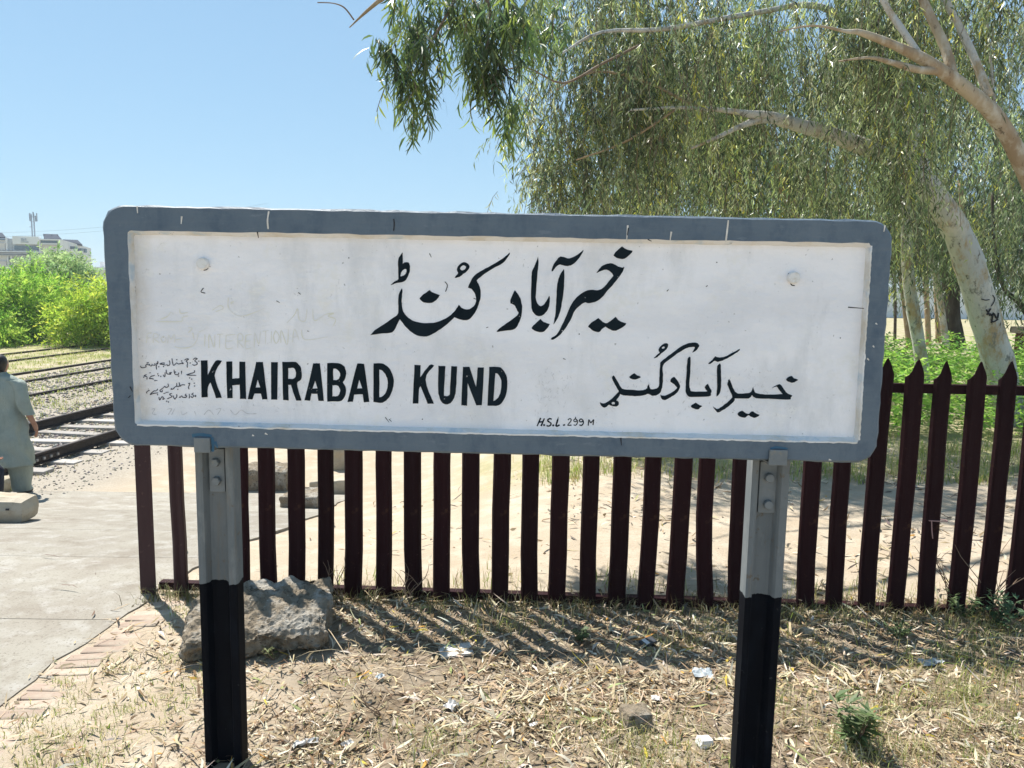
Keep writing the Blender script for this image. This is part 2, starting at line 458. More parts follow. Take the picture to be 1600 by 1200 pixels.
gx = axis_pts([(-700, -120, 12), (-120, -30, 24), (-30, -7, 50), (-7, 6, 240), (6, 20, 36), (20, 120, 24), (120, 700, 12)])
gy = axis_pts([(-60, 0, 12), (0, 1.5, 10), (1.5, 10, 180), (10, 30, 60), (30, 120, 36), (120, 1200, 20)])
GX, GY = np.meshgrid(gx, gy)
GZ = zg(GX, GY)
nx, ny = len(gx), len(gy)
idx = np.arange(nx * ny).reshape(ny, nx)
q = np.stack([idx[:-1, :-1], idx[:-1, 1:], idx[1:, 1:], idx[1:, :-1]], -1).reshape(-1, 4)

def ground_mat():
    m, nt, b = new_mat('sandy_ground')
    c = (0.385, 0.32, 0.24)
    f, _ = noise_fac(nt, 0.9, 8, 0.6, None, 0.42, 0.66); c = mix(nt, f, c, (0.36, 0.29, 0.21))
    f, _ = noise_fac(nt, 3.1, 8, 0.65, None, 0.46, 0.70); c = mix(nt, f, c, (0.46, 0.40, 0.315))
    f, _ = noise_fac(nt, 26, 7, 0.7, None, 0.58, 0.72); c = mix(nt, f, c, (0.25, 0.20, 0.145))
    f, _ = noise_fac(nt, 70, 5, 0.7, None, 0.60, 0.74); c = mix(nt, f, c, (0.55, 0.50, 0.43))
    a = nd(nt, 'ShaderNodeAttribute'); a.attribute_name = 'tint'
    sp = nd(nt, 'ShaderNodeSeparateColor'); nt.links.new(a.outputs['Color'], sp.inputs[0])
    hum = mix(nt, noise_fac(nt, 30, 7, 0.7, None, 0.38, 0.66)[0], (0.11, 0.082, 0.055), (0.27, 0.215, 0.15))
    c = mix(nt, math_n(nt, 'MULTIPLY', sp.outputs[2], noise_fac(nt, 2.6, 6, 0.7, None, 0.30, 0.55)[0]), c, hum)
    fb, _ = noise_fac(nt, 1.7, 8, 0.7, None, 0.38, 0.62)
    gm = math_n(nt, 'MULTIPLY', sp.outputs[1], fb)
    gcol = mix(nt, noise_fac(nt, 9, 6, 0.7, None, 0.4, 0.65)[0], (0.17, 0.20, 0.05), (0.33, 0.31, 0.13))
    c = mix(nt, gm, c, gcol)
    pale = mix(nt, noise_fac(nt, 40, 6, 0.75, None, 0.42, 0.66)[0], (0.35, 0.315, 0.265), (0.22, 0.19, 0.15))
    c = mix(nt, sp.outputs[0], c, pale)
    nt.links.new(c, b.inputs['Base Color']); b.inputs['Roughness'].default_value = 0.96; b.inputs['Specular IOR Level'].default_value = 0.08
    _, raw = noise_fac(nt, 45, 9, 0.7); bump(nt, b, raw, 0.8, 0.014)
    return m
fx, fy = GX.ravel(), GY.ravel()
pale = (1 - sstep(-5.6, -4.4, fx)) * sstep(7.4, 9.5, fy) * (1 - sstep(12.5 - 4, 40, fy) * 0.5)
green = np.maximum((1 - sstep(-13.4, -12.6, fx)) * sstep(13, 16, fy) * 0.95,
                   sstep(1.0, 3.0, fx + 0.25 * fy - 1.2) * sstep(7.2, 8.2, fy) * 0.8)
green = np.maximum(green, sstep(-1.5, 0.5, fx) * sstep(7.4, 8.4, fy) * 0.7)
tint = np.stack([pale * (1 - sstep(12, 14, -fx)), green, sstep(-1.35, -.5, fx) * (1 - sstep(4.3, 4.6, fy)) * sstep(1, 1.6, fy) * (1 - sstep(5, 7, fx))], -1)
gm = fast_mesh('ground', np.stack([fx, fy, GZ.ravel()], -1), q, ground_mat(), tint, True)
tag(link('ground', gm), kind='structure')

# ------------------------------------------------------------------ concrete path made of slabs
def path_edge(y):
    return min(-2.14 + .055 * (y - 3.5), -1.94) + 0.02 * math.sin(y * 5.1) + 0.012 * math.sin(y * 13.7 + 1)
path = empty('path'); tag(path, kind='structure')
ycuts = [0.6, 2.65, 3.94, 5.15, 6.28, 7.7, 9.1]
for a, b in zip(ycuts[:-1], ycuts[1:]):
    a += 0.003; b -= 0.003
    n = max(6, int((b - a) / 0.09))
    us = np.linspace(0, 1, 40)
    V, F = [], []
    for i in range(n + 1):
        y = a + (b - a) * i / n
        for u in us:
            xr = path_edge(y) - 0.018 * abs(math.sin(y * 23)) * (u > 0.99)
            x = -6.2 + (xr + 6.2) * u
            skew = 0.045 * (x + 4) * 0.4
            V.append((x, y + skew, float(zbase(x, y)) + 0.010 + 0.003 * math.sin(x * 2.3 + y)))
    W = len(us)
    for i in range(n):
        for j in range(W - 1):
            F.append((i * W + j, i * W + j + 1, (i + 1) * W + j + 1, (i + 1) * W + j))
    N = len(V)
    V += [(x, y, z - 0.09) for x, y, z in V]
    rim = [i * W + W - 1 for i in range(n + 1)]
    for k in range(n): F.append((rim[k], rim[k] + N, rim[k + 1] + N, rim[k + 1]))
    for row in (0, n):
        for j in range(W - 1):
            p = row * W + j
            F.append((p, p + N, p + 1 + N, p + 1) if row == 0 else (p, p + 1, p + 1 + N, p + N))
    link('concrete_slab', mesh('concrete_slab', V, F, M['concrete_path']), path)
# worn brick edging beside the path
bm = bmesh.new(); box_bm(bm, (0, 0, 0), (0.205, 0.068, 0.07), 0, 0.012)
brick_me = bmesh_mesh('brick', bm, M['brick'])
y = 2.25; k = 0
while y < 4.3:
    r = random.Random(k)
    x = path_edge(y) + 0.115 + r.uniform(-.012, .012)
    o = link('brick', brick_me, path, (x, y, float(zbase(x, y)) - 0.0285 + r.uniform(-.007, .004)),
             (r.uniform(-.05, .05), r.uniform(-.05, .05), 0.10 + r.uniform(-.05, .05)))
    y += 0.071 + r.uniform(0, .004); k += 1

# ------------------------------------------------------------------ station name board
A = math.radians(1.1)
S0 = Vector((0, 2.6, 0))
Udir = Vector((math.cos(A), -math.sin(A), 0)); Ndir = Vector((-math.sin(A), -math.cos(A), 0))
def uL(x, y, off=0.0):
    d = ray(x, y)
    p0 = S0 + Ndir * off
    t = (p0 - EYE).dot(Ndir) / d.dot(Ndir)
    p = EYE + d * t
    return ((p - p0).dot(Udir), p.z)
sign = empty('station_name_board', S0, -A,
             'long white concrete station name board with grey border on two half black rail posts', 'sign')
WC = uL(790, 525, -.028)[1]; UC = uL(781, 525, -.028)[0]
def loc3(u, w, off): return (u - UC, -off, w - WC)
BO = (UC, 0, WC)             # origin of the board's own meshes

def rounded(c, rad, na=7, ne=60):
    """closed ring through four corner points TL,TR,BR,BL with rounded corners"""
    c = [np.array(p) for p in c]
    out = []
    for i in range(4):
        p, prv, nxt = c[i], c[i - 1], c[(i + 1) % 4]
        d0 = (prv - p) / np.linalg.norm(prv - p); d1 = (nxt - p) / np.linalg.norm(nxt - p)
        s, e = p + d0 * rad, p + d1 * rad
        cen = p + (d0 + d1) * rad
        for k in range(na):
            a = (k / (na - 1)) * PI / 2
            out.append(cen - d1 * rad * math.cos(a) - d0 * rad * math.sin(a))
        q = c[(i + 1) % 4]; e2 = q - d1 * rad
        m = ne if i % 2 == 0 else ne // 3
        for k in range(1, m): out.append(e + (e2 - e) * k / m)
    return out
outer_px = [(157, 319.5), (1398, 344), (1370, 724), (179, 696)]
inner_px = [(199, 360), (1361, 380), (1342, 692), (211, 664)]
panel_px = [(209, 367), (1353, 387), (1334, 683), (220, 656)]
R_out = rounded([uL(*p) for p in outer_px], 0.075)
R_bev = [p for p in rounded([uL(p[0] + sx * 3, p[1] + sy * 3) for p, (sx, sy) in zip(outer_px, ((1, 1), (-1, 1), (-1, -1), (1, -1)))], 0.072)]
R_in = rounded([uL(*p) for p in inner_px], 0.012)
R_pan = rounded([uL(*p, -.028) for p in panel_px], 0.010)
n = len(R_out)
rj = random.Random(3)
def jit(p, s):
    return (p[0] + rj.uniform(-s, s), p[1] + rj.uniform(-s, s))
ring_o = [jit(p, .0022) for p in R_out]
V = [loc3(*p, -.078) for p in ring_o] + [loc3(*p, -.008) for p in ring_o] + [loc3(*jit(p, .0015), 0) for p in R_bev]
V += [loc3(*jit(p, .0018), 0) for p in R_in]
F = []
for r in range(3):
    for k in range(n):
        k2 = (k + 1) % n
        F.append((r * n + k, (r + 1) * n + k, (r + 1) * n + k2, r * n + k2))
F.append(tuple(range(n)))
frame = link('frame', mesh('frame', V, F, M['frame_paint']), sign, BO)
tag(frame, 'raised blue grey painted border')
mv = [V[3 * n + k] for k in range(n)] + [loc3(*jit(p, .0012), -.030) for p in R_pan]
mf = [(k, n + k, n + (k + 1) % n, (k + 1) % n) for k in range(n)]
link('moulding', mesh('moulding', mv, mf, M['moulding_paint']), sign, BO)
pv = [loc3(*p, -.028) for p in rounded([uL(x + dx, y + dy, -.028) for (x, y), (dx, dy) in zip(panel_px, ((-4, -4), (4, -4), (4, 4), (-4, 4)))], .010)]
panel = link('panel', mesh('panel', pv, [tuple(range(n))[::-1]], M['panel_paint']), sign, BO)

# ---- painted writing, each letter a thin coat of paint on the panel
PAINT = -.0268
def coat(name, loops, m, off=PAINT, parent=None, smooth=True):
    """loops of photograph points: outline first, then holes"""
    L3 = []
    for lp in loops:
        if smooth and len(lp) > 5:
            P = [np.array(p, float) for p in lp]; k = len(P); s = []
            for i in range(k):
                a, b, c, d = P[i - 1], P[i], P[(i + 1) % k], P[(i + 2) % k]
                def corner(u, v, w):
                    e, f = v - u, w - v
                    cs = e.dot(f) / (np.linalg.norm(e) * np.linalg.norm(f) + 1e-9)
                    return cs < 0.45
                if corner(a, b, c): a = b
                if corner(b, c, d): d = c
                for t in (0, .25, .5, .75):
                    s.append(0.5 * (2 * b + (c - a) * t + (2 * a - 5 * b + 4 * c - d) * t * t + (3 * b - a - 3 * c + d) * t ** 3))
            lp = s
        L3.append([Vector(loc3(*uL(p[0] + rj.uniform(-.25, .25), p[1] + rj.uniform(-.25, .25), off), off)) for p in lp])
    flat = [Vector((p.x, p.z, 0)) for lp in L3 for p in lp]
    tri = geometry.tessellate_polygon([[Vector((p.x, p.z, 0)) for p in lp] for lp in L3])
    allp = [p for lp in L3 for p in lp]
    F = []
    for t in tri:
        a, b, c = (flat[i] for i in t)
        cr = (b - a).cross(c - a).z
        F.append(t if cr > 0 else t[::-1])
    me = mesh(name, allp, F, m)
    return link(name, me, parent or panel, (0, 0, 0))

def zoomed(pts, ox, oy, s): return [(ox + x / s, oy + y / s) for x, y in pts]
S5 = (300, 555, 6.154); S6 = (540, 555, 6.154)
LETTERS = [
 (S5, [[(85,50),(150,50),(152,190),(225,56),(288,54),(218,195),(288,410),(230,412),(178,262),(154,304),(150,405),(92,405)]]),
 (S5, [[(328,62),(388,60),(388,225),(455,220),(455,62),(513,62),(520,422),(460,420),(460,285),(388,290),(390,413),(338,415)]]),
 (S5, [[(618,65),(682,65),(725,425),(675,425),(662,370),(600,370),(582,425),(535,422)],[(632,235),(655,310),(612,310)]]),
 (S5, [[(760,68),(825,68),(820,428),(762,428)]]),
 (S5, [[(868,65),(985,65),(1015,78),(1042,110),(1056,170),(1048,235),(1010,275),(1052,437),(1000,435),(950,285),(925,285),(930,435),(875,430)],[(925,125),(965,122),(985,130),(998,158),(998,200),(975,226),(925,228)]]),
 (S5, [[(1165,78),(1230,78),(1268,440),(1215,440),(1205,370),(1150,370),(1135,437),(1082,435)],[(1185,245),(1205,320),(1160,320)]]),
 (S5, [[(1298,75),(1400,75),(1440,88),(1468,115),(1482,165),(1475,220),(1450,262),(1472,295),(1480,340),(1470,395),(1440,435),(1400,444),(1300,445)],[(1358,130),(1385,132),(1412,155),(1425,185),(1412,225),(1390,238),(1358,240)],[(1352,290),(1395,290),(1418,315),(1425,345),(1412,380),(1390,395),(1350,395)]]),
 (S6, [[(112,78),(178,82),(228,450),(175,452),(165,375),(82,380),(70,448),(18,450)],[(132,235),(158,318),(112,320)]]),
 (S6, [[(268,80),(335,78),(380,92),(430,140),(462,230),(455,320),(425,395),(390,435),(345,458),(268,450)],[(325,138),(355,150),(385,190),(403,240),(403,300),(385,360),(355,395),(325,405)]]),
 (S6, [[(662,92),(722,95),(718,212),(805,97),(852,100),(768,235),(848,465),(790,468),(722,300),(705,330),(700,465),(645,465)]]),
 (S6, [[(893,102),(960,105),(945,368),(955,388),(975,394),(996,382),(1003,350),(1014,105),(1072,107),(1062,320),(1048,395),(1020,450),(985,470),(950,470),(920,445),(898,390),(889,330)]]),
 (S6, [[(1128,112),(1190,112),(1255,305),(1270,118),(1330,118),(1312,480),(1255,482),(1175,270),(1168,485),(1113,482)]]),
 (S6, [[(1382,112),(1470,113),(1505,130),(1540,180),(1556,250),(1550,350),(1520,430),(1470,483),(1365,485)],[(1440,170),(1465,182),(1488,220),(1498,265),(1490,350),(1465,410),(1422,440)]]),
]
for z, loops in LETTERS:
    def soften(lp): return lp
    coat('letter', [zoomed(lp, *z) for lp in loops], M['letter_paint'])
Z1 = (570, 375, 6.957); Z2 = (770, 375, 6.957)
BIG = [
 (Z1, [[(405,138),(412,150),(412,260),(430,246),(455,241),(480,250),(492,300),(480,370),(430,450),(350,468),(278,490),(325,450),(355,435),(365,400),(362,225),(385,170)],[(432,315),(452,320),(452,350),(435,378),(400,395),(386,395),(400,345)]]),
 (Z1, [[(58,1035),(110,980),(200,920),(300,850),(362,795),(362,640),(378,570),(402,528),(410,545),(402,640),(407,740),(440,810),(520,875),(640,903),(780,893),(900,840),(965,785),(1000,740),(1022,700),(1050,735),(1100,755),(1150,745),(1195,705),(1210,640),(1195,580),(1160,535),(1122,515),(1140,470),(1180,400),(1240,350),(1340,295),(1470,220),(1545,165),(1575,135),(1570,165),(1500,250),(1400,305),(1300,370),(1225,430),(1220,450),(1250,510),(1262,590),(1248,670),(1210,770),(1150,850),(1100,872),(1030,862),(975,840),(900,910),(800,985),(700,1040),(640,1050),(560,1035),(470,970),(410,900),(380,862),(350,920),(300,1003),(180,1015)]]),
 (Z1, [[(705,543),(740,570),(815,598),(790,640),(725,683),(640,678),(595,640),(620,605)]]),
 (Z1, [[(1070,243),(1110,250),(1138,285),(1120,330),(1070,370),(1030,400),(985,412),(978,405),(1015,360),(1000,325),(1020,275)],[(1080,275),(1102,292),(1085,322),(1050,328),(1035,308),(1052,284)]]),
 (Z2, [[(238,545),(275,590),(305,650),(320,740),(310,830),(280,910),(235,970),(140,985),(45,1000),(42,990),(100,940),(200,870),(275,805),(265,765),(235,710),(190,690),(195,640)]]),
 (Z2, [[(492,175),(497,260),(485,380),(470,560),(468,640),(490,695),(520,720),(550,705),(590,650),(615,605),(620,650),(605,740),(560,805),(500,828),(450,800),(422,740),(415,600),(420,400),(430,330),(460,270)]]),
 (Z2, [[(520,858),(555,890),(620,915),(600,950),(545,1000),(480,995),(428,965),(428,945),(465,905)]]),
 (Z2, [[(985,105),(975,140),(920,220),(860,270),(800,283),(745,270),(725,268),(690,290),(660,330),(640,342),(640,325),(670,250),(725,185),(770,185),(815,200),(860,190),(920,160)]]),
 (Z2, [[(772,315),(778,360),(770,560),(745,720),(715,830),(662,918),(662,900),(680,800),(690,640),(700,480),(730,380)]]),
 (Z2, [[(1280,253),(1320,262),(1370,290),(1408,300),(1427,290),(1425,315),(1390,380),(1320,470),(1240,560),(1195,615),(1130,665),(1050,688),(1000,680),(940,720),(890,770),(850,860),(790,960),(720,1040),(660,1082),(630,1080),(640,1062),(690,1030),(740,950),(800,820),(860,690),(920,615),(1000,560),(1070,540),(1150,545),(1210,510),(1260,450),(1310,390),(1300,370),(1260,330),(1210,325),(1160,345),(1130,360),(1135,345),(1180,290),(1230,262)]]),
 (Z2, [[(1405,70),(1450,100),(1520,118),(1505,145),(1430,202),(1360,200),(1310,165),(1340,125)]]),
 (Z2, [[(1150,848),(1195,890),(1240,905),(1290,870),(1335,835),(1380,880),(1452,905),(1430,935),(1340,985),(1280,975),(1225,942),(1190,965),(1155,1000),(1090,985),(1035,940),(1070,900)]]),
]
Z3 = (930, 525, 10.0); Z4 = (1080, 540, 9.412)
def z3to4(p): return ((930 + p[0] / 10 - 1080) * 9.412, (525 + p[1] / 10 - 540) * 9.412)
baa = [z3to4(p) for p in ((1470,325),(1490,350),(1487,560),(1472,760),(1485,830),(1520,866))] + [(215,675),(235,668),(200,620),(215,585),(248,560),(270,610),(300,665),(290,700),(262,748),(0,755)] + [z3to4(p) for p in ((1450,935),(1420,890),(1412,800),(1425,600),(1440,380))]
SMALL = [
 (Z3, [[(265,640),(285,615),(310,640),(350,710),(400,795),(440,830),(560,840),(720,850),(800,825),(815,790),(838,750),(850,800),(870,830),(930,830),(985,800),(1000,740),(1005,580),(1015,450),(1025,405),(1100,345),(1200,270),(1320,180),(1440,120),(1545,100),(1600,115),(1625,150),(1600,200),(1560,240),(1515,258),(1540,215),(1560,175),(1500,172),(1420,195),(1300,265),(1180,355),(1062,455),(1060,600),(1055,740),(1030,860),(990,910),(940,930),(885,932),(830,905),(780,920),(700,935),(580,938),(440,925),(390,905),(370,950),(330,1005),(365,1030),(370,1065),(345,1095),(300,1100),(240,1085),(215,1075),(180,1105),(140,1118),(100,1095),(75,1050),(70,1035),(110,1050),(150,1050),(220,1010),(300,940),(370,865),(330,795),(280,705),(262,660)],[(285,1030),(310,1043),(302,1065),(272,1067),(255,1052),(265,1038)]]),
 (Z3, [[(615,585),(650,610),(705,630),(700,655),(620,680),(560,668),(530,640),(570,605)]]),
 (Z3, [[(1100,112),(1135,125),(1140,160),(1110,210),(1050,260),(970,330),(920,350),(925,335),(990,275),(1010,255),(990,225),(1000,190),(1050,135)],[(1075,162),(1090,178),(1072,195),(1048,199),(1040,187),(1055,172)]]),
 (Z3, [[(1235,635),(1280,690),(1315,750),(1325,790),(1305,850),(1250,910),(1180,955),(1120,990),(1080,1002),(1040,985),(1020,940),(1020,915),(1050,930),(1100,930),(1180,890),(1250,845),(1280,810),(1240,760),(1170,710),(1190,665)]]),
 (Z4, [baa]),
 (Z4, [[(70,838),(112,868),(162,888),(130,915),(95,938),(20,918),(-5,895),(0,880),(35,858)]]),
 (Z4, [[(712,50),(712,70),(660,110),(560,170),(460,220),(390,238),(350,225),(320,240),(280,270),(255,270),(260,255),(310,210),(355,155),(375,165),(420,175),(500,160),(610,105)]]),
 (Z4, [[(428,262),(438,330),(440,560),(425,690),(372,752),(372,735),(382,600),(378,400),(385,300)]]),
 (Z4, [[(555,492),(575,520),(610,610),(650,680),(700,705),(800,700),(865,690),(890,660),(910,610),(925,655),(950,695),(1050,715),(1200,720),(1345,712),(1310,670),(1260,605),(1235,605),(1190,630),(1200,615),(1250,585),(1300,568),(1330,590),(1370,650),(1420,705),(1490,735),(1465,765),(1440,795),(1200,785),(980,775),(920,755),(895,728),(860,770),(800,780),(640,775),(640,800),(610,840),(540,900),(450,960),(395,982),(365,960),(330,915),(318,892),(350,915),(385,932),(430,910),(510,850),(580,790),(605,745),(570,665),(535,580),(540,530)]]),
 (Z4, [[(1475,448),(1515,480),(1570,500),(1560,515),(1500,545),(1440,535),(1395,505),(1420,470)]]),
 (Z4, [[(750,958),(790,985),(840,1005),(870,985),(905,968),(950,995),(1008,1020),(980,1045),(930,1062),(880,1045),(840,1022),(800,1055),(770,1060),(710,1040),(678,1010),(700,980)]]),
]
for z, loops in BIG + SMALL:
    coat('letter', [zoomed(lp, *z) for lp in loops], M['letter_paint'])

def strokes(name, lines, z, width, m, off=PAINT, parent=None, sub=4, taper=True):
    """handwriting: ribbons of paint or ink along photograph points"""
    V, F = [], []
    for ln in lines:
        pts = zoomed(ln, *z)
        if len(pts) == 1:
            x, y = pts[0]; r = width * 0.75
            b = len(V)
            for k in range(8):
                a = -2 * PI * k / 8
                V.append(loc3(*uL(x + r * math.cos(a), y + r * math.sin(a), off), off))
            F.append(tuple(range(b, b + 8)))
            continue
        P = [np.array(p) for p in (smooth_line(pts, sub) if len(pts) > 2 else pts)]
        b = len(V)
        for i, p in enumerate(P):
            t = P[min(i + 1, len(P) - 1)] - P[max(i - 1, 0)]
            t = t / (np.linalg.norm(t) + 1e-9)
            nrm = np.array((-t[1], t[0]))
            w = width / 2 * (rj.uniform(.8, 1.15))
            if taper and i == len(P) - 1: w *= 0.5
            V.append(loc3(*uL(*(p + nrm * w), off), off)); V.append(loc3(*uL(*(p - nrm * w), off), off))
        for i in range(len(P) - 1):
            F.append((b + 2 * i, b + 2 * i + 1, b + 2 * i + 3, b + 2 * i + 2))
    me = mesh(name, V, F, m)
    # every face towards the reader
    bm = bmesh.new(); bm.from_mesh(me)
    bm.normal_update()
    for f in bm.faces:
        if f.normal.y > 0: f.normal_flip()
    bm.to_mesh(me); bm.free()
    o = link(name, me, parent or panel)
    if name in ('scratches_and_bolt_shade', 'paint_chip', 'graffiti', 'crack_and_shade', 'paint_smear', 'brushed_edge'): o['kind'] = 'stuff'
    return o
ZH = (830, 640, 14.545)
HSL = [[[(215,190),(135,375)],[(300,200),(225,375)],[(175,285),(265,275)]], [[(293,352)]],
 [[(465,222),(430,205),(388,222),(378,258),(415,285),(452,318),(430,362),(385,376),(350,360)]], [[(500,358)]],
 [[(610,205),(582,300),(565,368),(600,372),(645,348)]], [[(722,357),(770,345)]],
 [[(835,238),(868,207),(908,220),(900,262),(862,310),(832,357),(915,352)]],
 [[(1045,240),(1005,212),(968,240),(985,275),(1028,265),(1046,238),(1050,300),(1012,355),(965,345)],[(1008,165),(1005,205)]],
 [[(1172,240),(1132,212),(1098,245),(1115,280),(1165,270),(1177,240),(1185,310),(1142,360),(1097,347)]],
 [[(1295,365),(1310,225)],[(1310,225),(1355,305)],[(1355,305),(1420,225)],[(1420,225),(1405,352)]]]
for g, w in zip(HSL, (2.3, 2.2, 2.2, 2.2, 2.4, 2.2, 1.5, 1.4, 1.7, 1.7)):
    strokes('character', g, ZH, w, M['letter_paint'], taper=False)
ZS = (210, 545, 12.627)
NOTE = [
 [[(1155,215),(1195,185),(1240,195),(1190,235),(1235,275),(1230,310),(1180,325),(1140,310)],[(1270,245)],[(985,225),(1030,200),(1070,205),(1020,245),(1050,275),(1040,330),(1045,370)],[(1100,280)],
  [(740,190),(750,260),(770,325),(800,310),(830,280),(870,300),(920,290),(965,290),(930,265)],[(835,215)],[(930,240)],[(685,230),(700,280),(690,320),(650,335),(640,300)],
  [(600,285),(560,280),(500,300),(560,310),(620,325)],[(575,350)],[(480,355)],[(430,290),(470,275),(430,330),(440,410)],[(460,255)],[(400,285),(410,320),(370,325)],[(345,300),(350,330),(310,340)],
  [(290,300),(300,325),(250,310),(220,330),(230,355),(170,375),(130,365),(125,335)],[(250,280)],[(270,275)]],
 [[(1185,425),(1180,465),(1100,490),(1030,515),(1100,520),(1220,525)],[(1090,575)],[(1130,600)],[(930,435),(928,505)],[(870,470),(865,510),(800,500),(780,410)],[(870,540)],[(810,460)],
  [(740,470),(690,475),(720,500),(640,490),(625,410)],[(605,465),(600,550),(575,530),(570,510)],[(520,545)],[(475,530)],[(460,495)],[(400,520),(380,530),(330,545),(295,585),(350,590),(380,600)],[(320,470),(290,480)],[(390,630),(455,625)],
  [(240,510),(190,530),(230,545),(250,565),(245,605)],[(185,560)]],
 [[(1180,680)],[(1185,735)],[(1060,690),(1090,680),(1080,720),(1065,760),(1080,800)],[(1000,715),(940,710),(900,730),(880,660)],[(920,735),(870,740),(835,740),(835,670)],[(830,740),(790,760),(770,790),(720,800),(740,775)],[(855,800)],
  [(660,690),(670,740),(620,765),(600,740),(570,770),(540,790),(500,830),(545,850),(550,810)],[(575,885),(620,870)],[(620,860),(680,855)],[(460,790),(430,830),(380,835),(310,905),(380,880),(470,870)],[(455,905)],[(300,820),(270,830),(240,855),(250,880)]],
 [[(1215,915),(1190,935),(1220,945)],[(1165,870),(1130,900),(1170,920),(1140,965),(1110,930)],[(1080,890),(1085,960),(1070,970)],[(1020,890),(1000,920),(1030,930),(1010,960),(940,950),(935,920)],[(900,930),(905,960),(880,955)],
  [(830,900),(835,945),(790,985),(760,920)],[(800,990)],[(740,880),(690,900),(740,940),(690,970),(640,990)],[(635,1035)],[(670,1050)],[(600,980),(560,1000),(570,960),(540,950),(500,1010),(485,975),(490,950)]],
]
for g in NOTE: strokes('handwriting', g, ZS, 1.35, M['ink'])
ZF = (180, 380, 4.2105)
FAINT = [
 [[(205,655),(212,598),(240,590)],[(208,625),(235,620)],[(250,655),(252,598),(278,600),(280,622),(255,628),(290,655)],[(318,610),(300,630),(315,652),(335,635),(318,610)],[(345,655),(352,605),(368,632),(388,600),(392,655)]],
 [[(400,635),(440,628)],[(390,680),(440,690),(500,680),(535,640),(545,590)],[(480,555),(505,560),(480,590)],[(510,590),(520,640)],[(550,585),(600,560)]],
 [[(590,600),(588,680)],[(615,690),(618,600),(650,685),(655,600)],[(670,600),(710,598)],[(688,600),(686,690)],[(730,605),(728,690),(775,688)],[(730,605),(790,600)],[(730,645),(775,642)],[(805,690),(808,600),(838,605),(835,640),(810,645),(845,690)],[(860,605),(856,690),(895,688)],[(860,605),(900,600)],[(858,645),(890,642)],[(915,685),(918,590),(945,665),(955,580)],[(970,580),(1010,575)],[(990,578),(988,665)],[(1028,580),(1026,660)],[(1055,575),(1040,620),(1060,660),(1080,615),(1055,575)],[(1090,655),(1092,570),(1130,670),(1140,565)],[(1165,650),(1180,565),(1210,640)],[(1170,620),(1200,612)],[(1225,570),(1250,635),(1400,615)]],
 [[(270,515),(430,515),(440,490),(480,478)],[(300,500),(345,480),(365,455),(385,470)],[(425,430),(430,460),(480,455)]],
 [[(640,440),(690,410),(710,430),(660,450)],[(745,360),(748,430),(830,480),(980,430)],[(770,400),(760,390),(780,385)]],
 [[(1130,525),(1180,470),(1200,430),(1210,500),(1250,510),(1262,430)],[(1300,430),(1310,510),(1380,470),(1440,460),(1400,480),(1450,500),(1430,550)]],
]
for g in FAINT: strokes('graffiti', g, ZF, 1.5, M['faint_ink'])
strokes('graffiti', [[(300,745),(330,740),(310,780),(345,790)],[(430,745),(470,740),(440,790)],[(470,790),(500,730)],[(550,760),(560,790),(600,770)],[(660,760),(675,800)],[(740,790),(780,750),(820,790)],[(840,745),(880,740),(850,790)],[(960,750),(1000,790),(1050,750),(1100,780),(1180,780)]],
        (180, 500, 5.333), 1.1, M['grey_ink'])
# ghost of an older, half scraped line of writing on the right of the panel
rs = random.Random(5)
gh = []
for k in range(170):
    x, y = rs.choice([rs.uniform(835, 890), rs.uniform(940, 1120), rs.uniform(1130, 1240)]), rs.uniform(574, 648)
    gh.append([(x, y), (x + rs.uniform(-2, 2), y + rs.uniform(1, 3)), (x + rs.uniform(-4, 4), y + rs.uniform(2, 5))])
for k in range(150):
    x, y = rs.uniform(345, 800), rs.uniform(566, 640)
    gh.append([(x, y), (x + rs.uniform(-2, 2), y + rs.uniform(1, 3)), (x + rs.uniform(-3, 3), y + rs.uniform(2, 4))])
sc = strokes('scratches_and_bolt_shade', gh, (0, 0, 1), 0.55, M['grey_ink'], -.0272, sub=2)
# nicks, pits and cracks
strokes('scratches_and_bolt_shade', [[(318,450),(314,456),(321,458)],[(466,457),(470,460)],[(671,396),(674,402)],[(695,440),(699,446),(696,456)],[(480,517),(483,518)],[(1042,455),(1045,452)],[(1313,528)],[(1103,448),(1106,446)],[(602,652),(608,660)],[(608,655),(612,659)],
    [(432,470),(437,473)],[(760,512),(763,511)],[(740,466),(745,468)],[(905,522)],[(545,403)],[(660,655)],[(1120,410)],[(880,560),(884,562)]], (0, 0, 1), 1.3, M['crack_and_shade'])
strokes('paint_chip', [[(420,330),(418,344),(419,358)],[(1138,344),(1136,362),(1134,378)],[(1049,362),(1047,376)],[(981,352),(979,378)],[(1383,352),(1381,362)],[(284,338),(283,350)],[(394,680),(397,681)],[(414,677),(418,679)],[(1368,505),(1371,507)],[(1364,540),(1366,543)],[(1355,560),(1358,563)],[(1222,716)],[(1295,718),(1299,719)],[(214,322),(215,333)]],
        (0, 0, 1), 2.6, M['chip'], .0012, frame)
strokes('crack_and_shade', [[(615,342),(616,350),(615,361)],[(982,356),(980,368)],[(970,684),(971,696)],[(1325,480),(1350,482)],[(203,604),(207,612)],[(204,618),(200,622)],[(402,362),(404,372)],[(1012,374),(1018,377)]], (0, 0, 1), 1.9, M['crack_and_shade'], .0014, frame)
# white paint brushed over the inner edge of the border on the right and below
br = [[(1361.5 - 19 * t + rs.uniform(-.5, .8), 384 + 304 * t) for t in np.linspace(0, 1, 70)], [(214 + 1126 * t, 664 + 28 * t + rs.uniform(-.6, .8)) for t in np.linspace(0, 1, 150)]]
strokes('brushed_edge', br, (0, 0, 1), 2.6, M['moulding_paint'], .001, frame, sub=2)

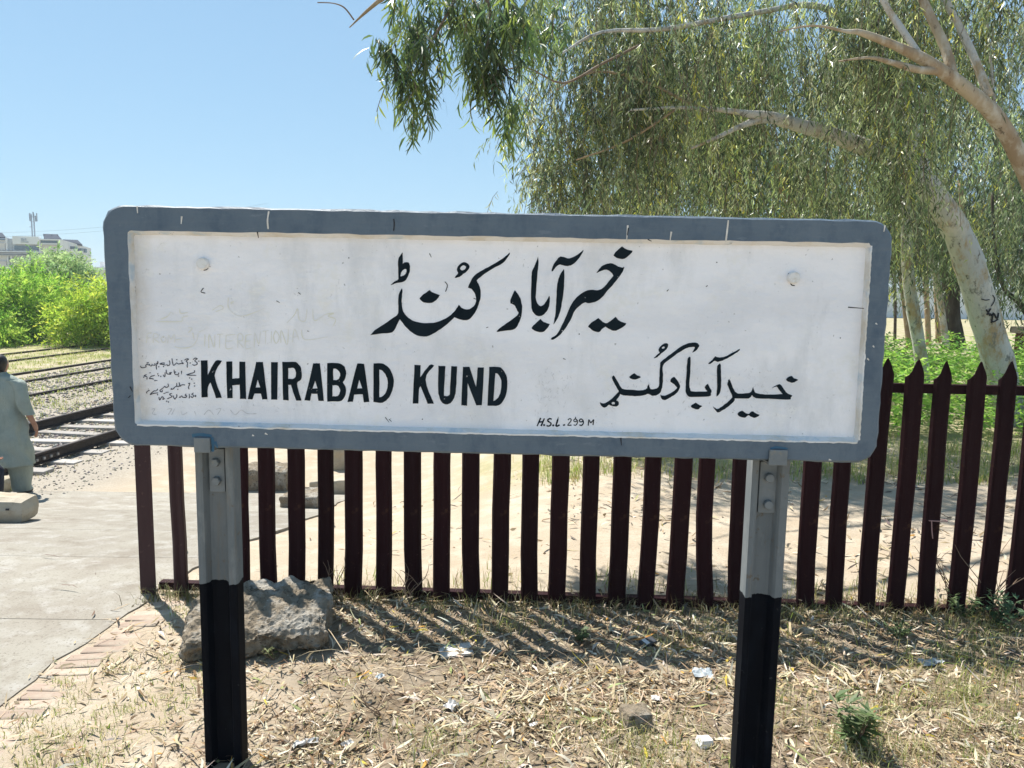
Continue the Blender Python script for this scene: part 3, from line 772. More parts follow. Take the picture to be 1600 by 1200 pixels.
# bolts through the panel
def disc(name, u, w, v, r, h, m, parent, sides=20, bev=.3, origin=BO):
    rings = [(r, 0), (r, h * (1 - bev)), (r * (1 - bev * .5), h)]
    V, F = [], []
    for rr, hh in rings:
        for k in range(sides):
            a = 2 * PI * k / sides
            V.append((u - origin[0] + rr * math.cos(a), v - hh, w - origin[2] + rr * math.sin(a)))
    for i in range(2):
        for k in range(sides):
            F.append((i * sides + k, i * sides + (k + 1) % sides, (i + 1) * sides + (k + 1) % sides, (i + 1) * sides + k))
    F.append(tuple(range(2 * sides, 3 * sides)))
    return link(name, mesh(name, V, F, m), parent, origin if parent is sign else (0, 0, 0))
for x, y in ((317, 412), (1240, 434)):
    u, w = uL(x, y, -.02)
    disc('bolt', u, w, .0285, .0205, .020, M['bolt_paint'], panel, 18)

strokes('scratches_and_bolt_shade', [[(323, 405), (326.5, 412), (324, 420), (318, 422.5)], [(1232, 427), (1236, 444), (1242, 446)]], (0, 0, 1), 1.7, M['crack_and_shade'])  # dark crescents painted beside the bolt heads in place of their shade
# posts: lengths of old rail with their webs towards the reader
def post_mesh(u0, u1):
    W = u1 - u0
    f, b, mf, mb = .080, .150, .119, .129
    prof = [(0, f), (.016, f), (.024, f + .004), (.034, mf - .004), (.044, mf), (W - .050, mf), (W - .042, mf - .004), (W - .034, f + .010), (W - .028, f), (W - .004, f), (W, f + .006),
            (W, b - .006), (W - .004, b), (W - .028, b), (W - .036, b - .010), (W - .050, mb), (.046, mb), (.024, b - .004), (.016, b), (0, b)]
    zs = [-.35, 0.0, .3, .62, .9, 1.2, 1.42]
    V = [(u0 + p, q, z) for z in zs for p, q in prof]
    k = len(prof); F = []
    for r in range(len(zs) - 1):
        for i in range(k):
            F.append((r * k + i, r * k + (i + 1) % k, (r + 1) * k + (i + 1) % k, (r + 1) * k + i))
    F.append(tuple(range((len(zs) - 1) * k, len(zs) * k)))
    me = mesh('post', V, F, M['post_paint'])
    bm = bmesh.new(); bm.from_mesh(me); bmesh.ops.recalc_face_normals(bm, faces=bm.faces); bm.to_mesh(me); bm.free()
    return me
for (xl, xr, yy, hook, plate, bolts) in (
        (307.5, 367, 800, (302, 328, 684, 708), (324, 350, 702, 770), ((334, 724), (336, 753))),
        (1171, 1230, 815, (1203, 1230, 703, 728), (1190, 1217, 722, 803), ((1204, 748), (1202, 790)))):
    u0, u1 = uL(xl, yy, -.08)[0], uL(xr, yy, -.08)[0]
    p = link('post', post_mesh(u0, u1), sign)
    # clamp: plate on the web, strap under the board and hook up its face
    pl = link('bracket_plate', None, sign)
    a = uL(plate[0], plate[2], -.095); b_ = uL(plate[1], plate[3], -.095)
    bm = bmesh.new(); box_bm(bm, ((a[0] + b_[0]) / 2, .1115, (a[1] + b_[1]) / 2), (b_[0] - a[0], .012, a[1] - b_[1]), 0, .002)
    bpy.data.objects.remove(pl)
    pl = link('bracket_plate', bmesh_mesh('bracket_plate', bm, M['bracket_paint']), sign)
    for bx, by in bolts:
        u, w = uL(bx, by, -.085)
        disc('bolt', u, w, .1055, .0165, .018, M['bracket_paint'], pl, 6 if bx < 400 else 12, .25, (0, 0, 0))
    a = uL(hook[0], hook[2], .012); b_ = uL(hook[1], hook[3], .012)
    bm = bmesh.new()
    zt, zb = a[1], b_[1]
    box_bm(bm, ((a[0] + b_[0]) / 2, -.006, (zt + zb) / 2), (b_[0] - a[0], .010, zt - zb), 0, .003)
    box_bm(bm, ((a[0] + b_[0]) / 2, .051, zb + .0045), (b_[0] - a[0] - .002, .104, .009), 0, .001)
    link('clamp_hook', bmesh_mesh('clamp_hook', bm, M['bracket_paint']), sign)
strokes('paint_smear', [[(300,681),(312,679),(331,681)],[(331,683),(333,695),(332,706)],[(336,690),(340,700)]], (0, 0, 1), 5.0, M['blue_smear'], .0013, frame)
strokes('paint_smear', [[(1204,701),(1214,699),(1231,701)]], (0, 0, 1), 3.5, M['blue_smear'], .0013, frame)

# ------------------------------------------------------------------ palisade fence
FA, FB = Vector((-2.135, 4.370, 0)), Vector((2.392, 4.200, 0))
fdir = (FB - FA).normalized(); fn = Vector((fdir.y, -fdir.x, 0))
frot = math.atan2(fdir.y, fdir.x)
fence = empty('palisade_fence', FA, frot, 'dark maroon steel palisade fence with pointed pales behind the name board', 'fence')
def on_fence(x, y):
    d = ray(x, y); t = (FA - EYE).dot(fn) / d.dot(fn); p = EYE + d * t
    return (p - FA).dot(fdir), p.z
PTOP = on_fence(1431, 560)[1]
def pale_mesh(seed, hw=.050, top=PTOP, bent=0):
    r = random.Random(seed)
    k = hw / .047
    cols = [(-.047, .026, -.105), (-.040, .008, -.092), (-.028, .0, -.066), (-.012, .0035, -.022), (-.002, .006, -.003), (.006, .006, 0), (.016, .0025, -.026), (.029, .0, -.064), (.040, .008, -.088), (.047, .026, -.102)]
    zs = [-.06, .08, .3, .55, .8, 1.05, None]
    V = []
    for side in (0, 1):
        for z in zs:
            for c, v, t in cols:
                zz = top + t + r.uniform(-.004, .004) if z is None else z
                bx = .0022 * math.sin(zz * 9 + seed * 2) + bent * .02 * math.exp(-((zz - .05) / .25) ** 2) - bent * .012 * math.exp(-((zz - .7) / .35) ** 2)
                V.append((c * k + bx + (r.uniform(-.0012, .0012)), v + side * .0035, zz))
    w = len(cols); h = len(zs); F = []
    for i in range(h - 1):
        for j in range(w - 1):
            F.append((i * w + j, i * w + j + 1, (i + 1) * w + j + 1, (i + 1) * w + j))
            o = w * h
            F.append((o + i * w + j, o + (i + 1) * w + j, o + (i + 1) * w + j + 1, o + i * w + j + 1))
    o = w * h
    for j in range(w - 1):
        p = (h - 1) * w + j; F.append((p, p + 1, p + 1 + o, p + o)); F.append((j, j + o, j + 1 + o, j + 1))
    for i in range(h - 1):
        for j in (0, w - 1):
            p = i * w + j; F.append((p, p + w, p + w + o, p + o) if j == 0 else (p, p + o, p + w + o, p + w))
    return mesh('pale', V, F, M['maroon'])
variants = [pale_mesh(s, .050 + .0022 * math.sin(s * 2.3), PTOP + .014 * math.sin(s * 3.1), .35 * math.sin(s * 1.9)) for s in range(11)]
narrow = pale_mesh(9, .039); bent = pale_mesh(10, .047, PTOP, 1)
narrow.materials.clear(); narrow.materials.append(M['maroon_worn'])
bases = [283, 330, 376, 418, 463, 508, 552, 598, 643, 689, 735, 780, 826, 871, 918, 965, 1010, 1057, 1097, 1150, 1203, 1256, 1304, 1353, 1401, 1447, 1497, 1541, 1587, 1634, 1681, 1728, 1775, 1822]
rp = random.Random(2)
for i, bx in enumerate(bases):
    u, _ = on_fence(bx, 925 + (bx - 233) * .033)
    me = narrow if i == 0 else bent if bx == 1097 else variants[(i * 7) % 11]
    link('pale', me, fence, (u, 0, rp.uniform(-.008, .008)), (rp.uniform(-.012, .012), rp.uniform(-.009, .009), rp.uniform(-.14, .14) + (0.45 if i == 0 else 0)))
u0, _ = on_fence(232, 925)
bm = bmesh.new(); box_bm(bm, (u0, 0, .66), (.092, .012, 1.48), 0, .002)
fp = link('post', bmesh_mesh('post', bm, M['maroon_worn']), fence, None, None)
uE = on_fence(1850, 970)[0]
for zc, hh in ((on_fence(1410, 608)[1], .05), (.028, .045)):
    bm = bmesh.new()
    box_bm(bm, ((u0 + uE) / 2 + .02, .033, zc), (uE - u0 - .06, .006, hh))
    box_bm(bm, ((u0 + uE) / 2 + .02, .0595, zc + hh / 2 - .003), (uE - u0 - .06, .046, .006))
    link('rail', bmesh_mesh('rail', bm, M['maroon']), fence)
# ------------------------------------------------------------------ railway tracks
TR = 0.09
trot = -math.atan(TR)
def rail_mesh(length, name='rail'):
    prof = [(-.066, 0), (.066, 0), (.066, .011), (.012, .026), (.009, .108), (.034, .122), (.034, .150), (.026, .158), (-.026, .158), (-.034, .150), (-.034, .122), (-.009, .108), (-.012, .026), (-.066, .011)]
    k = len(prof); ns = 14
    V = [(a, length * i / (ns - 1), b) for i in range(ns) for a, b in prof]
    F = [(r * k + i, r * k + (i + 1) % k, (r + 1) * k + (i + 1) % k, (r + 1) * k + i) for r in range(ns - 1) for i in range(k)]
    F += [tuple(range(k))[::-1], tuple(range((ns - 1) * k, ns * k))]
    me = mesh(name, V, F, M['rail_steel'])
    bm = bmesh.new(); bm.from_mesh(me); bmesh.ops.recalc_face_normals(bm, faces=bm.faces); bm.to_mesh(me); bm.free()
    return me
rail_me = rail_mesh(150)
TOP = -.62
bm = bmesh.new(); box_bm(bm, (0, 0, 0), (2.62, .23, .20), 0, .02); sleeper_me = bmesh_mesh('sleeper', bm, M['sleeper'])
def track(x0, x1, y0, label, sleepers, zoff=0.0, bed=0.0):
    root = empty('railway_track', (x0, y0, TOP - .158 + zoff), trot, label, 'railway track', 'railway tracks')
    g = x0 - x1
    link('rail', rail_me, root, (0, 0, 0)); link('rail', rail_me, root, (-g, 0, 0))
    for k in range(sleepers):
        r = random.Random(k + int(-x0 * 10))
        link('sleeper', sleeper_me, root, (-g / 2 + r.uniform(-.05, .05), .3 + k * .64 + r.uniform(-.04, .04), -.102 - bed + r.uniform(-.006, .008)), (r.uniform(-.012, .012), r.uniform(-.012, .012), r.uniform(-.03, .03)))
    return root
t1 = track(-7.72 + TR * 5, -9.47 + TR * 5, 5, 'nearest railway track with pale sleepers showing beside the paved ramp', 60)
# fishplate with bolts at the joint of the near rail
yj = 5.35
fp = link('fishplate', None, t1) if False else None
bm = bmesh.new(); box_bm(bm, (.030, 5.9, .068), (.022, .60, .085), 0, .004)
fpo = link('fishplate', bmesh_mesh('fishplate', bm, M['rail_steel']), t1)
for k in range(4):
    bm = bmesh.new(); box_bm(bm, (.052, 5.68 + k * .145, .068), (.024, .036, .036), 0, .004)
    link('bolt', bmesh_mesh('bolt', bm, M['sleeper']), fpo)
track(-11.87 + TR * 6, -13.6 + TR * 6, 6, 'second railway track sunk in dry grass and ballast', 0)
track(-17.45 + TR * 8, -19.15 + TR * 8, 8, 'farthest railway track below the green bushes', 0)
r = empty('siding_rail', (-14.87 + TR * 8, 8, TOP - .158), trot, 'single rusty siding rail lying between the second and farthest tracks', 'rail')
link('rail', rail_me, r)
# ballast
def pebbles(name, P, S, colf, label=None, sink=.3):
    base = np.array([(1, 0, 0), (-1, 0, 0), (0, 1, 0), (0, -1, 0), (0, 0, 1), (0, 0, -.5)], float)
    tri = np.array([(0, 2, 4), (2, 1, 4), (1, 3, 4), (3, 0, 4), (2, 0, 5), (1, 2, 5), (3, 1, 5), (0, 3, 5)])
    n = len(P)
    a = rng.uniform(0, 2 * PI, n)
    B = base[None] * rng.uniform(.6, 1.25, (n, 6, 1)) * S[:, None, None]
    B = B + rng.normal(0, .15, (n, 6, 3)) * S[:, None, None]
    x = B[..., 0] * np.cos(a)[:, None] - B[..., 1] * np.sin(a)[:, None]
    y = B[..., 0] * np.sin(a)[:, None] + B[..., 1] * np.cos(a)[:, None]
    V = np.stack([x + P[:, None, 0], y + P[:, None, 1], B[..., 2] * .8 + P[:, None, 2] + S[:, None] * sink * .3], -1).reshape(-1, 3)
    F = (tri[None] + (np.arange(n) * 6)[:, None, None]).reshape(-1, 3)
    C = np.repeat(colf(n), 6, 0)
    o = link(name, fast_mesh(name, V, F, M['ballast'], C)); tag(o, label, kind='stuff')
    return o
def greys(n):
    g = rng.uniform(.09, .33, (n, 1)); return g * np.array([1.03, .97, .89]) + rng.normal(0, .012, (n, 3))
n = 30000
px_ = rng.uniform(-12.6, -5.3, n); py_ = 7 + 22 * rng.uniform(0, 1, n) ** 1.5
keep = (rng.uniform(0, 1, n) < np.where(px_ > -6.6, .4, np.where(px_ > -9.6, 1, .7)))
px_, py_ = px_[keep], py_[keep]
pebbles('ballast', np.stack([px_, py_, zg(px_, py_)], -1), rng.uniform(.014, .04, len(px_)) * np.where(px_ > -6.4, .6, 1), greys, 'grey ballast stones strewn around the tracks')

# ------------------------------------------------------------------ rocks and broken concrete
def rock_mesh(name, size, seed, rough=.06, cuts=5, m=None, bevel=.04, taper=0.0, fine=.012):
    bm = bmesh.new(); bmesh.ops.create_cube(bm, size=1)
    bmesh.ops.scale(bm, vec=size, verts=bm.verts)
    bmesh.ops.bevel(bm, geom=list(bm.edges), offset=min(size) * bevel * 4, segments=2, affect='EDGES', profile=.6)
    bmesh.ops.triangulate(bm, faces=bm.faces)
    for _ in range(cuts):
        es = [e for e in bm.edges if e.calc_length() > max(size) * (.024 if cuts > 5 else .06 if cuts > 4 else .14)]
        if not es: break
        bmesh.ops.subdivide_edges(bm, edges=es, cuts=1, use_grid_fill=True)
        bmesh.ops.triangulate(bm, faces=bm.faces)
    if fine > .02:                             # the lump overhangs its foot
        for v in bm.verts:
            t = max(0, -.1 - v.co.z / size[2]) * 2.2
            v.co.y *= 1 - .45 * t; v.co.y += .05 * t; v.co.x *= 1 - .15 * t
    bm.normal_update()
    off = Vector((seed * 3.7, seed * 1.3, seed * 7.1))
    mv = []
    for v in bm.verts:
        p = v.co
        d = mnoise.fractal(p * (2.2 / max(size)) + off, 1.0, 2.0, 3) * rough * max(size)
        d += mnoise.fractal(p * 14 + off, .9, 2.1, 4) * fine
        mv.append(p + v.normal * d)
    for v, p in zip(bm.verts, mv):
        v.co = p; v.co.z *= 1 - taper * (v.co.x / size[0])
    return bmesh_mesh(name, bm, m or M['rock'])
def put_rock(name, px, py, size, rz, seed, label, cat, lift=.4, m=None, rough=.05, bevel=.04, taper=0, tilt=(0, 0), cuts=5, group=None, fine=.012):
    p = ground(px, py)
    o = link(name, rock_mesh(name, size, seed, rough, cuts, m, bevel, taper, fine), None,
             (p.x, p.y + size[1] * .42, float(zg(p.x, p.y)) + size[2] * lift), (tilt[0], tilt[1], rz))
    tag(o, label, cat, group); return o
put_rock('concrete_boulder', 388, 1026, (.69, .54, .20), .20, 3, 'big rough lump of broken concrete lying behind the left post of the name board', 'rock', .36, M['rock'], .06, .055, -.14, (.13, -.03), 7, None, .027)
blk = put_rock('concrete_block', -30, 818, (.72, .34, .235), .10, 5, 'long concrete block with rounded end and two holes lying behind the walking man', 'concrete block', .45, M['cast_concrete'], .012, .105, 0, (0, .03), 4, None, .007)
for hx, hz in ((.23, .035), (.14, .01)):
    bm = bmesh.new(); box_bm(bm, (hx, -.171, hz), (.028, .012, .016), 0, .003)
    link('hole', bmesh_mesh('hole', bm, M['crack_and_shade']), blk)
put_rock('round_block', -4, 771, (.22, .25, .20), .0, 8, 'small round ended tan block resting behind the long concrete block', 'concrete block', .42, M['cast_concrete'], .02, .09, 0, (0, 0), 4, None, .004)
put_rock('broken_slab', 413, 767, (.55, .42, .30), .05, 11, 'thick broken slab seen just right of the left post with speckled top', 'rubble', .42, M['rock'], .03, .03, 0, (.05, .04), 5, 'broken concrete behind the fence', .015)
put_rock('broken_slab', 470, 795, (.42, .4, .16), -.1, 12, 'low broken slab at the edge of the path in front of the other rubble', 'rubble', .4, M['rock'], .03, .04, 0, (.03, -.05), 5, 'broken concrete behind the fence', .012)
put_rock('broken_slab', 514, 772, (.50, .36, .19), .12, 13, 'flat topped slab with tan side, rightmost of the low rubble', 'rubble', .42, M['cast_concrete'], .02, .03, 0, (.02, -.03), 4, 'broken concrete behind the fence', .008)
put_rock('broken_slab', 532, 734, (.32, .4, .34), .2, 14, 'upright tan chunk farthest back under the edge of the name board', 'rubble', .42, M['cast_concrete'], .03, .04, 0, (0, .05), 4, 'broken concrete behind the fence', .008)
put_rock('stone', 995, 1140, (.125, .10, .085), .3, 21, 'fist sized grey stone among dry leaves under the middle of the board', 'stone', .32, M['rock'], .05, .06, 0, (0, .1), 4, None, .006)
put_rock('stone', 1103, 1168, (.06, .05, .04), .3, 22, 'small white stone in the grass beside the right post', 'stone', .3, M['plaster'], .06, .06, 0, (0, .1), 3, None, .003)
put_rock('stone', 1262, 992, (.06, .05, .04), .3, 23, 'small pale stone lying by the foot of the fence', 'stone', .3, M['cast_concrete'], .06, .06, 0, (0, .1), 3, None, .003)

# ------------------------------------------------------------------ leaves, grass
def leaf_mesh(name, P, axis, side, L, Wd, C, m, bend=.15, six=False):
    """each leaf one bent lens: base, shoulder, tip, shoulder"""
    n = len(P)
    axis = axis / np.linalg.norm(axis, axis=1, keepdims=True)
    side = side - axis * (side * axis).sum(1, keepdims=True)
    side = side / (np.linalg.norm(side, axis=1, keepdims=True) + 1e-9)
    nor = np.cross(axis, side)
    L = L[:, None]; Wd = Wd[:, None]
    bd = (bend * rng.uniform(-1, 1, n))[:, None] * L
    cv = (bend * rng.uniform(-1, 1, n))[:, None] * L
    if not six:
        v0 = P; v1 = P + axis * L * .42 + side * (Wd * .5) + nor * bd + side * cv
        v3 = P + axis * L * .42 - side * (Wd * .5) + nor * bd + side * cv; v2 = P + axis * L
        V = np.stack([v0, v1, v2, v3], 1).reshape(-1, 3)
        F = np.arange(n * 4).reshape(n, 4)
        return fast_mesh(name, V, F, m, np.repeat(C, 4, 0))
    v0 = P
    a1 = P + axis * L * .3 + nor * bd * .8 + side * cv * .8; a2 = P + axis * L * .7 + nor * bd * .8 + side * cv * .8
    V = np.stack([v0, a1 + side * Wd * .5, a1 - side * Wd * .5, a2 + side * Wd * .36 , a2 - side * Wd * .36, P + axis * L], 1).reshape(-1, 3)
    b = (np.arange(n) * 6)[:, None]
    F = np.concatenate([b + np.array([[0, 1, 2, 2]]), b + np.array([[1, 3, 4, 2]]), b + np.array([[3, 5, 5, 4]])], 0)
    # triangles at the ends
    T = np.concatenate([b + np.array([[0, 1, 2]]), b + np.array([[1, 3, 4]]), b + np.array([[1, 4, 2]]), b + np.array([[3, 5, 4]])], 0)
    return fast_mesh(name, V, T, m, np.repeat(C, 6, 0))

def pick(cols, w, n, jit=.12):
    cols = np.array(cols); k = rng.choice(len(cols), n, p=np.array(w) / sum(w))
    return np.clip(cols[k] * rng.normal(1, jit, (n, 1)) * rng.normal(1, .04, (n, 3)), .003, .9)
def unit(n):
    v = rng.normal(0, 1, (n, 3)); return v / np.linalg.norm(v, axis=1, keepdims=True)

def litter(name, label, X, Y, L, Wd, C, tilt=.34, lift=.016):
    n = len(X); a = rng.uniform(0, 2 * PI, n)
    ax = np.stack([np.cos(a), np.sin(a), rng.normal(0, tilt, n)], -1)
    sd = np.stack([-np.sin(a), np.cos(a), rng.normal(0, tilt * 1.6, n)], -1)
    P = np.stack([X, Y, zg(X, Y) + rng.uniform(.002, lift, n)], -1) - ax * L[:, None] * .5
    P[:, 2] = zg(P[:, 0], P[:, 1]) + rng.uniform(.003, lift, n)
    o = link(name, leaf_mesh(name, P, ax, sd, L, Wd, C, M['dry_leaf'], .16, True)); return tag(o, label, kind='stuff')
DRY = [(.42, .335, .21), (.50, .425, .30), (.33, .235, .135), (.18, .115, .06), (.57, .515, .41), (.25, .185, .115), (.50, .27, .06), (.50, .40, .06), (.26, .28, .12)]
DW = [24, 22, 16, 12, 14, 10, 1.3, 1.0, 2.2]
def dens_litter(n):
    X = rng.uniform(-2.2, 3.6, n); Y = rng.uniform(2.0, 4.45, n)
    w = np.where(X < -1.25, .30, np.where(X < -.95, .5, 1.0)) * np.where((X > -1.0) & (X < -.3) & (Y > 2.9), .85, 1)
    w = w * np.clip(.62 + .75 * np.sin(X * 3.1 + 1 + .8 * np.sin(Y * 5)) * np.sin(Y * 4.3 + X), .38, 1)
    w = np.where(X < path_edge_np(Y) + .25, .06, w)
    k = rng.uniform(0, 1, n) < w
    return X[k], Y[k]
def path_edge_np(y): return np.minimum(-2.14 + .055 * (y - 3.5), -1.94) + 0.02 * np.sin(y * 5.1)
X, Y = dens_litter(27000); n = len(X)
litter('leaf_litter', 'carpet of dry pale eucalyptus leaves on the ground below the name board', X, Y, rng.uniform(.03, .095, n) * rng.choice([1, 1.8], n, p=[.74, .26]), rng.uniform(.005, .0155, n), pick(DRY, DW, n))
X, Y = dens_litter(15000); n = len(X)
litter('straw_litter', 'matted fine straw and leaf shreds on the ground', X, Y, rng.uniform(.04, .15, n), rng.uniform(.0018, .0045, n), pick(DRY[:6], DW[:6], n, .2), .22, .022)
X, Y = dens_litter(20000); n = len(X)
litter('leaf_crumbs', 'crumbled dry leaves and bark bits on the ground', X, Y, rng.uniform(.015, .05, n), rng.uniform(.005, .014, n), pick(DRY, DW, n, .2), .4)
n = 900; X = rng.uniform(-1.2, 3.4, n); Y = rng.uniform(2.1, 4.2, n)
litter('twig_litter', 'thin fallen twigs on the ground', X, Y, rng.uniform(.10, .34, n), rng.uniform(.003, .006, n), pick([(.20, .14, .09), (.34, .27, .19), (.12, .09, .07)], [2, 2, 1], n), .12, .03)
n = 3800; X = rng.uniform(-1.7, 7, n); Y = 4.2 + 4.2 * rng.uniform(0, 1, n)
k = rng.uniform(0, 1, n) < np.where(X < .4, .22, 1) * (.25 + .75 * (np.sin(X * 2.3) * np.sin(Y * 3.1 + X) > -.1)); X, Y = X[k], Y[k]; n = len(X)
litter('far_leaf_litter', 'scattered dry leaves on the dirt path behind the fence', X, Y, rng.uniform(.05, .15, n), rng.uniform(.010, .024, n), pick(DRY + [(.12, .10, .08)], DW + [40], n))
# a few stray leaves and twigs on the concrete
n = 26; X = rng.uniform(-4.6, -2.1, n); Y = rng.uniform(2.8, 5.5, n)
o = litter('stray_twigs', 'stray twigs and leaves lying on the concrete path', X, Y, rng.uniform(.05, .2, n), rng.uniform(.005, .012, n), pick([(.14, .08, .06), (.3, .24, .17)], [2, 1], n), .05, .01)
o.location.z = .014

def grass(name, label, X, Y, Ht, Wd, C, lean=.5, kind='stuff', z0=None):
    n = len(X); a = rng.uniform(0, 2 * PI, n); ln = rng.uniform(.1, 1, n) * lean
    d = np.stack([np.cos(a), np.sin(a), np.zeros(n)], -1)
    f = rng.uniform(0, 2 * PI, n); w = np.stack([np.cos(f), np.sin(f), np.zeros(n)], -1) * Wd[:, None] * .5
    P = np.stack([X, Y, (zg(X, Y) if z0 is None else z0) - .01], -1)
    up = np.array([0, 0, 1.0])
    mid = P + up * Ht[:, None] * .55 + d * (ln * Ht * .25)[:, None]
    tip = P + up * (Ht * (1 - .35 * ln))[:, None] + d * (ln * Ht)[:, None]
    V = np.stack([P - w, P + w, mid + w * .7, mid - w * .7, tip], 1).reshape(-1, 3)
    b = (np.arange(n) * 5)[:, None]
    F = np.concatenate([b + np.array([[0, 1, 2]]), b + np.array([[0, 2, 3]]), b + np.array([[3, 2, 4]])], 0)
    o = link(name, fast_mesh(name, V, F, M['grass_blade'], np.repeat(C, 5, 0)))
    return tag(o, label, kind=kind)
def tufts(spots, per, spread):
    X, Y = [], []
    for x, y in spots:
        k = max(3, int(rng.normal(per, per * .3)))
        X.append(x + rng.normal(0, spread, k)); Y.append(y + rng.normal(0, spread, k))
    return np.concatenate(X), np.concatenate(Y)
STRAW = [(.42, .36, .20), (.34, .32, .14), (.22, .25, .09), (.50, .45, .30), (.25, .19, .10)]
LIME = [(.26, .34, .07), (.38, .40, .12), (.46, .42, .20), (.19, .27, .06)]
# along the foot of the fence
sp = [(x, 4.27 - .038 * x + rng.normal(0, .08)) for x in rng.uniform(-2.1, 3.8, 260)]
X, Y = tufts(sp, 20, .05); n = len(X)
grass('dry_grass', 'dry tangled grass along the foot of the fence', X, Y, rng.uniform(.03, .14, n), rng.uniform(.003, .006, n), pick([(.26, .22, .12), (.20, .20, .08), (.14, .16, .06), (.36, .32, .20), (.13, .10, .05)], [3, 3, 3, 2, 3], n), 1.2)
def patch(pts, per, spread):
    s = []
    for px, py, sx, sy, k in pts:
        for _ in range(k):
            p = ground(px + rng.normal(0, sx), min(1290, py + rng.normal(0, sy)))
            s.append((p.x, p.y))
    return tufts(s, per, spread)
X, Y = patch([(120, 1130, 70, 40, 60), (220, 1080, 50, 30, 30), (300, 1050, 40, 40, 14), (290, 960, 18, 14, 10), (60, 1180, 60, 30, 30), (480, 1060, 40, 60, 10)], 16, .035); n = len(X)
grass('short_grass', 'short yellow green grass beside the brick edging', X, Y, rng.uniform(.015, .06, n), rng.uniform(.002, .005, n), pick(LIME + [(.48, .42, .26)], [3, 3, 3, 1, 3], n), 1.1)
X, Y = patch([(960, 1150, 60, 25, 22), (1060, 1180, 60, 25, 22), (1330, 1120, 90, 50, 40), (1540, 1000, 40, 30, 40), (1500, 1060, 60, 40, 34), (1280, 970, 40, 20, 20), (1560, 1130, 40, 40, 26), (1100, 1000, 50, 16, 20), (760, 980, 60, 10, 20), (1400, 1180, 80, 20, 26), (700, 1170, 100, 20, 14)], 20, .045); n = len(X)
grass('straw_grass', 'straw coloured grass among the fallen leaves', X, Y, rng.uniform(.03, .13, n), rng.uniform(.002, .005, n), pick(STRAW + LIME[:2], [3, 3, 2, 3, 1, 2, 2], n), 1.2)
# behind the fence
n0 = 420; sx = rng.uniform(.2, 9, n0); sy = 7.4 + rng.uniform(0, 1, n0) ** 1.4 * 2.6
X, Y = tufts(list(zip(sx, sy)), 26, .10); n = len(X)
grass('verge_grass', 'sunlit yellow green grass on the far side of the dirt path', X, Y, rng.uniform(.05, .2, n), rng.uniform(.005, .010, n), pick(LIME + STRAW[:2], [3, 3, 3, 2, 2, 1], n), .9)
sp = [(x, 4.54 - .038 * x + abs(rng.normal(0, .14))) for x in rng.uniform(-1.2, 4.2, 60)]
X, Y = tufts(sp, 16, .06); n = len(X)
grass('fence_grass', 'sparse grass just behind the fence', X, Y, rng.uniform(.04, .16, n), rng.uniform(.003, .006, n), pick(LIME + STRAW, [1] * 9, n), .9)
n0 = 1700; sx = rng.uniform(-16.9, -13.0, n0); sx[:800] = rng.uniform(-12.6, -9.0, 800); sy = 12 + 22 * rng.uniform(0, 1, n0) ** 1.3
X, Y = tufts(list(zip(sx, sy)), 14, .14); n = len(X)
grass('track_grass', 'yellow green grass growing between the tracks', X, Y, rng.uniform(.03, .12, n), rng.uniform(.012, .02, n), pick(LIME, [3, 4, 3, 1], n), .9)

n0 = 420; sy = 9 + 16 * rng.uniform(0, 1, n0) ** 1.3; sx = -8.6 + .09 * sy + rng.uniform(-2.2, 1.6, n0)
X, Y = tufts(list(zip(sx, sy)), 12, .12); n = len(X)
grass('ballast_grass', 'dry grass between and beside the nearest rails', X, Y, rng.uniform(.03, .10, n), rng.uniform(.008, .014, n), pick(STRAW, [3, 2, 1, 3, 2], n), .9)
# tall leafy weeds under the trees
def weeds(name, label, X, Y, Ht, leaf, C, per=26):
    n = len(X) * per
    i = np.repeat(np.arange(len(X)), per)
    t = rng.uniform(.15, 1, n) ** .8
    a = rng.uniform(0, 2 * PI, n); sp_ = rng.uniform(.02, .22, n) * (1.1 - .5 * t)
    P = np.stack([X[i] + np.cos(a) * sp_, Y[i] + np.sin(a) * sp_, zg(X, Y)[i] + Ht[i] * t], -1)
    ax = np.stack([np.cos(a), np.sin(a), rng.uniform(-.5, .5, n)], -1)
    sd = np.cross(ax, np.array([0, 0, 1.0])) + rng.normal(0, .3, (n, 3))
    L = rng.uniform(.6, 1.2, n) * leaf
    return tag(link(name, leaf_mesh(name, P, ax, sd, L, L * rng.uniform(.22, .36, n), C(n), M['weed_leaf'], .2)), label, kind='stuff')
WEED = [(.17, .36, .05), (.24, .44, .06), (.33, .52, .09), (.11, .24, .04), (.38, .52, .13)]
n0 = 1500; X = rng.uniform(3.2, 17, n0); Y = rng.uniform(9.6, 16.5, n0)
k = (X > .36 * Y - .6); X, Y = X[k], Y[k]
weeds('undergrowth', 'bright green leafy weeds growing thickly under the trees', X, Y, rng.uniform(.55, 1.15, len(X)) * (.55 + .45 * sstep(9.6, 11.5, Y)), .14, lambda n: pick(WEED, [3, 4, 3, 2, 2], n), 34)
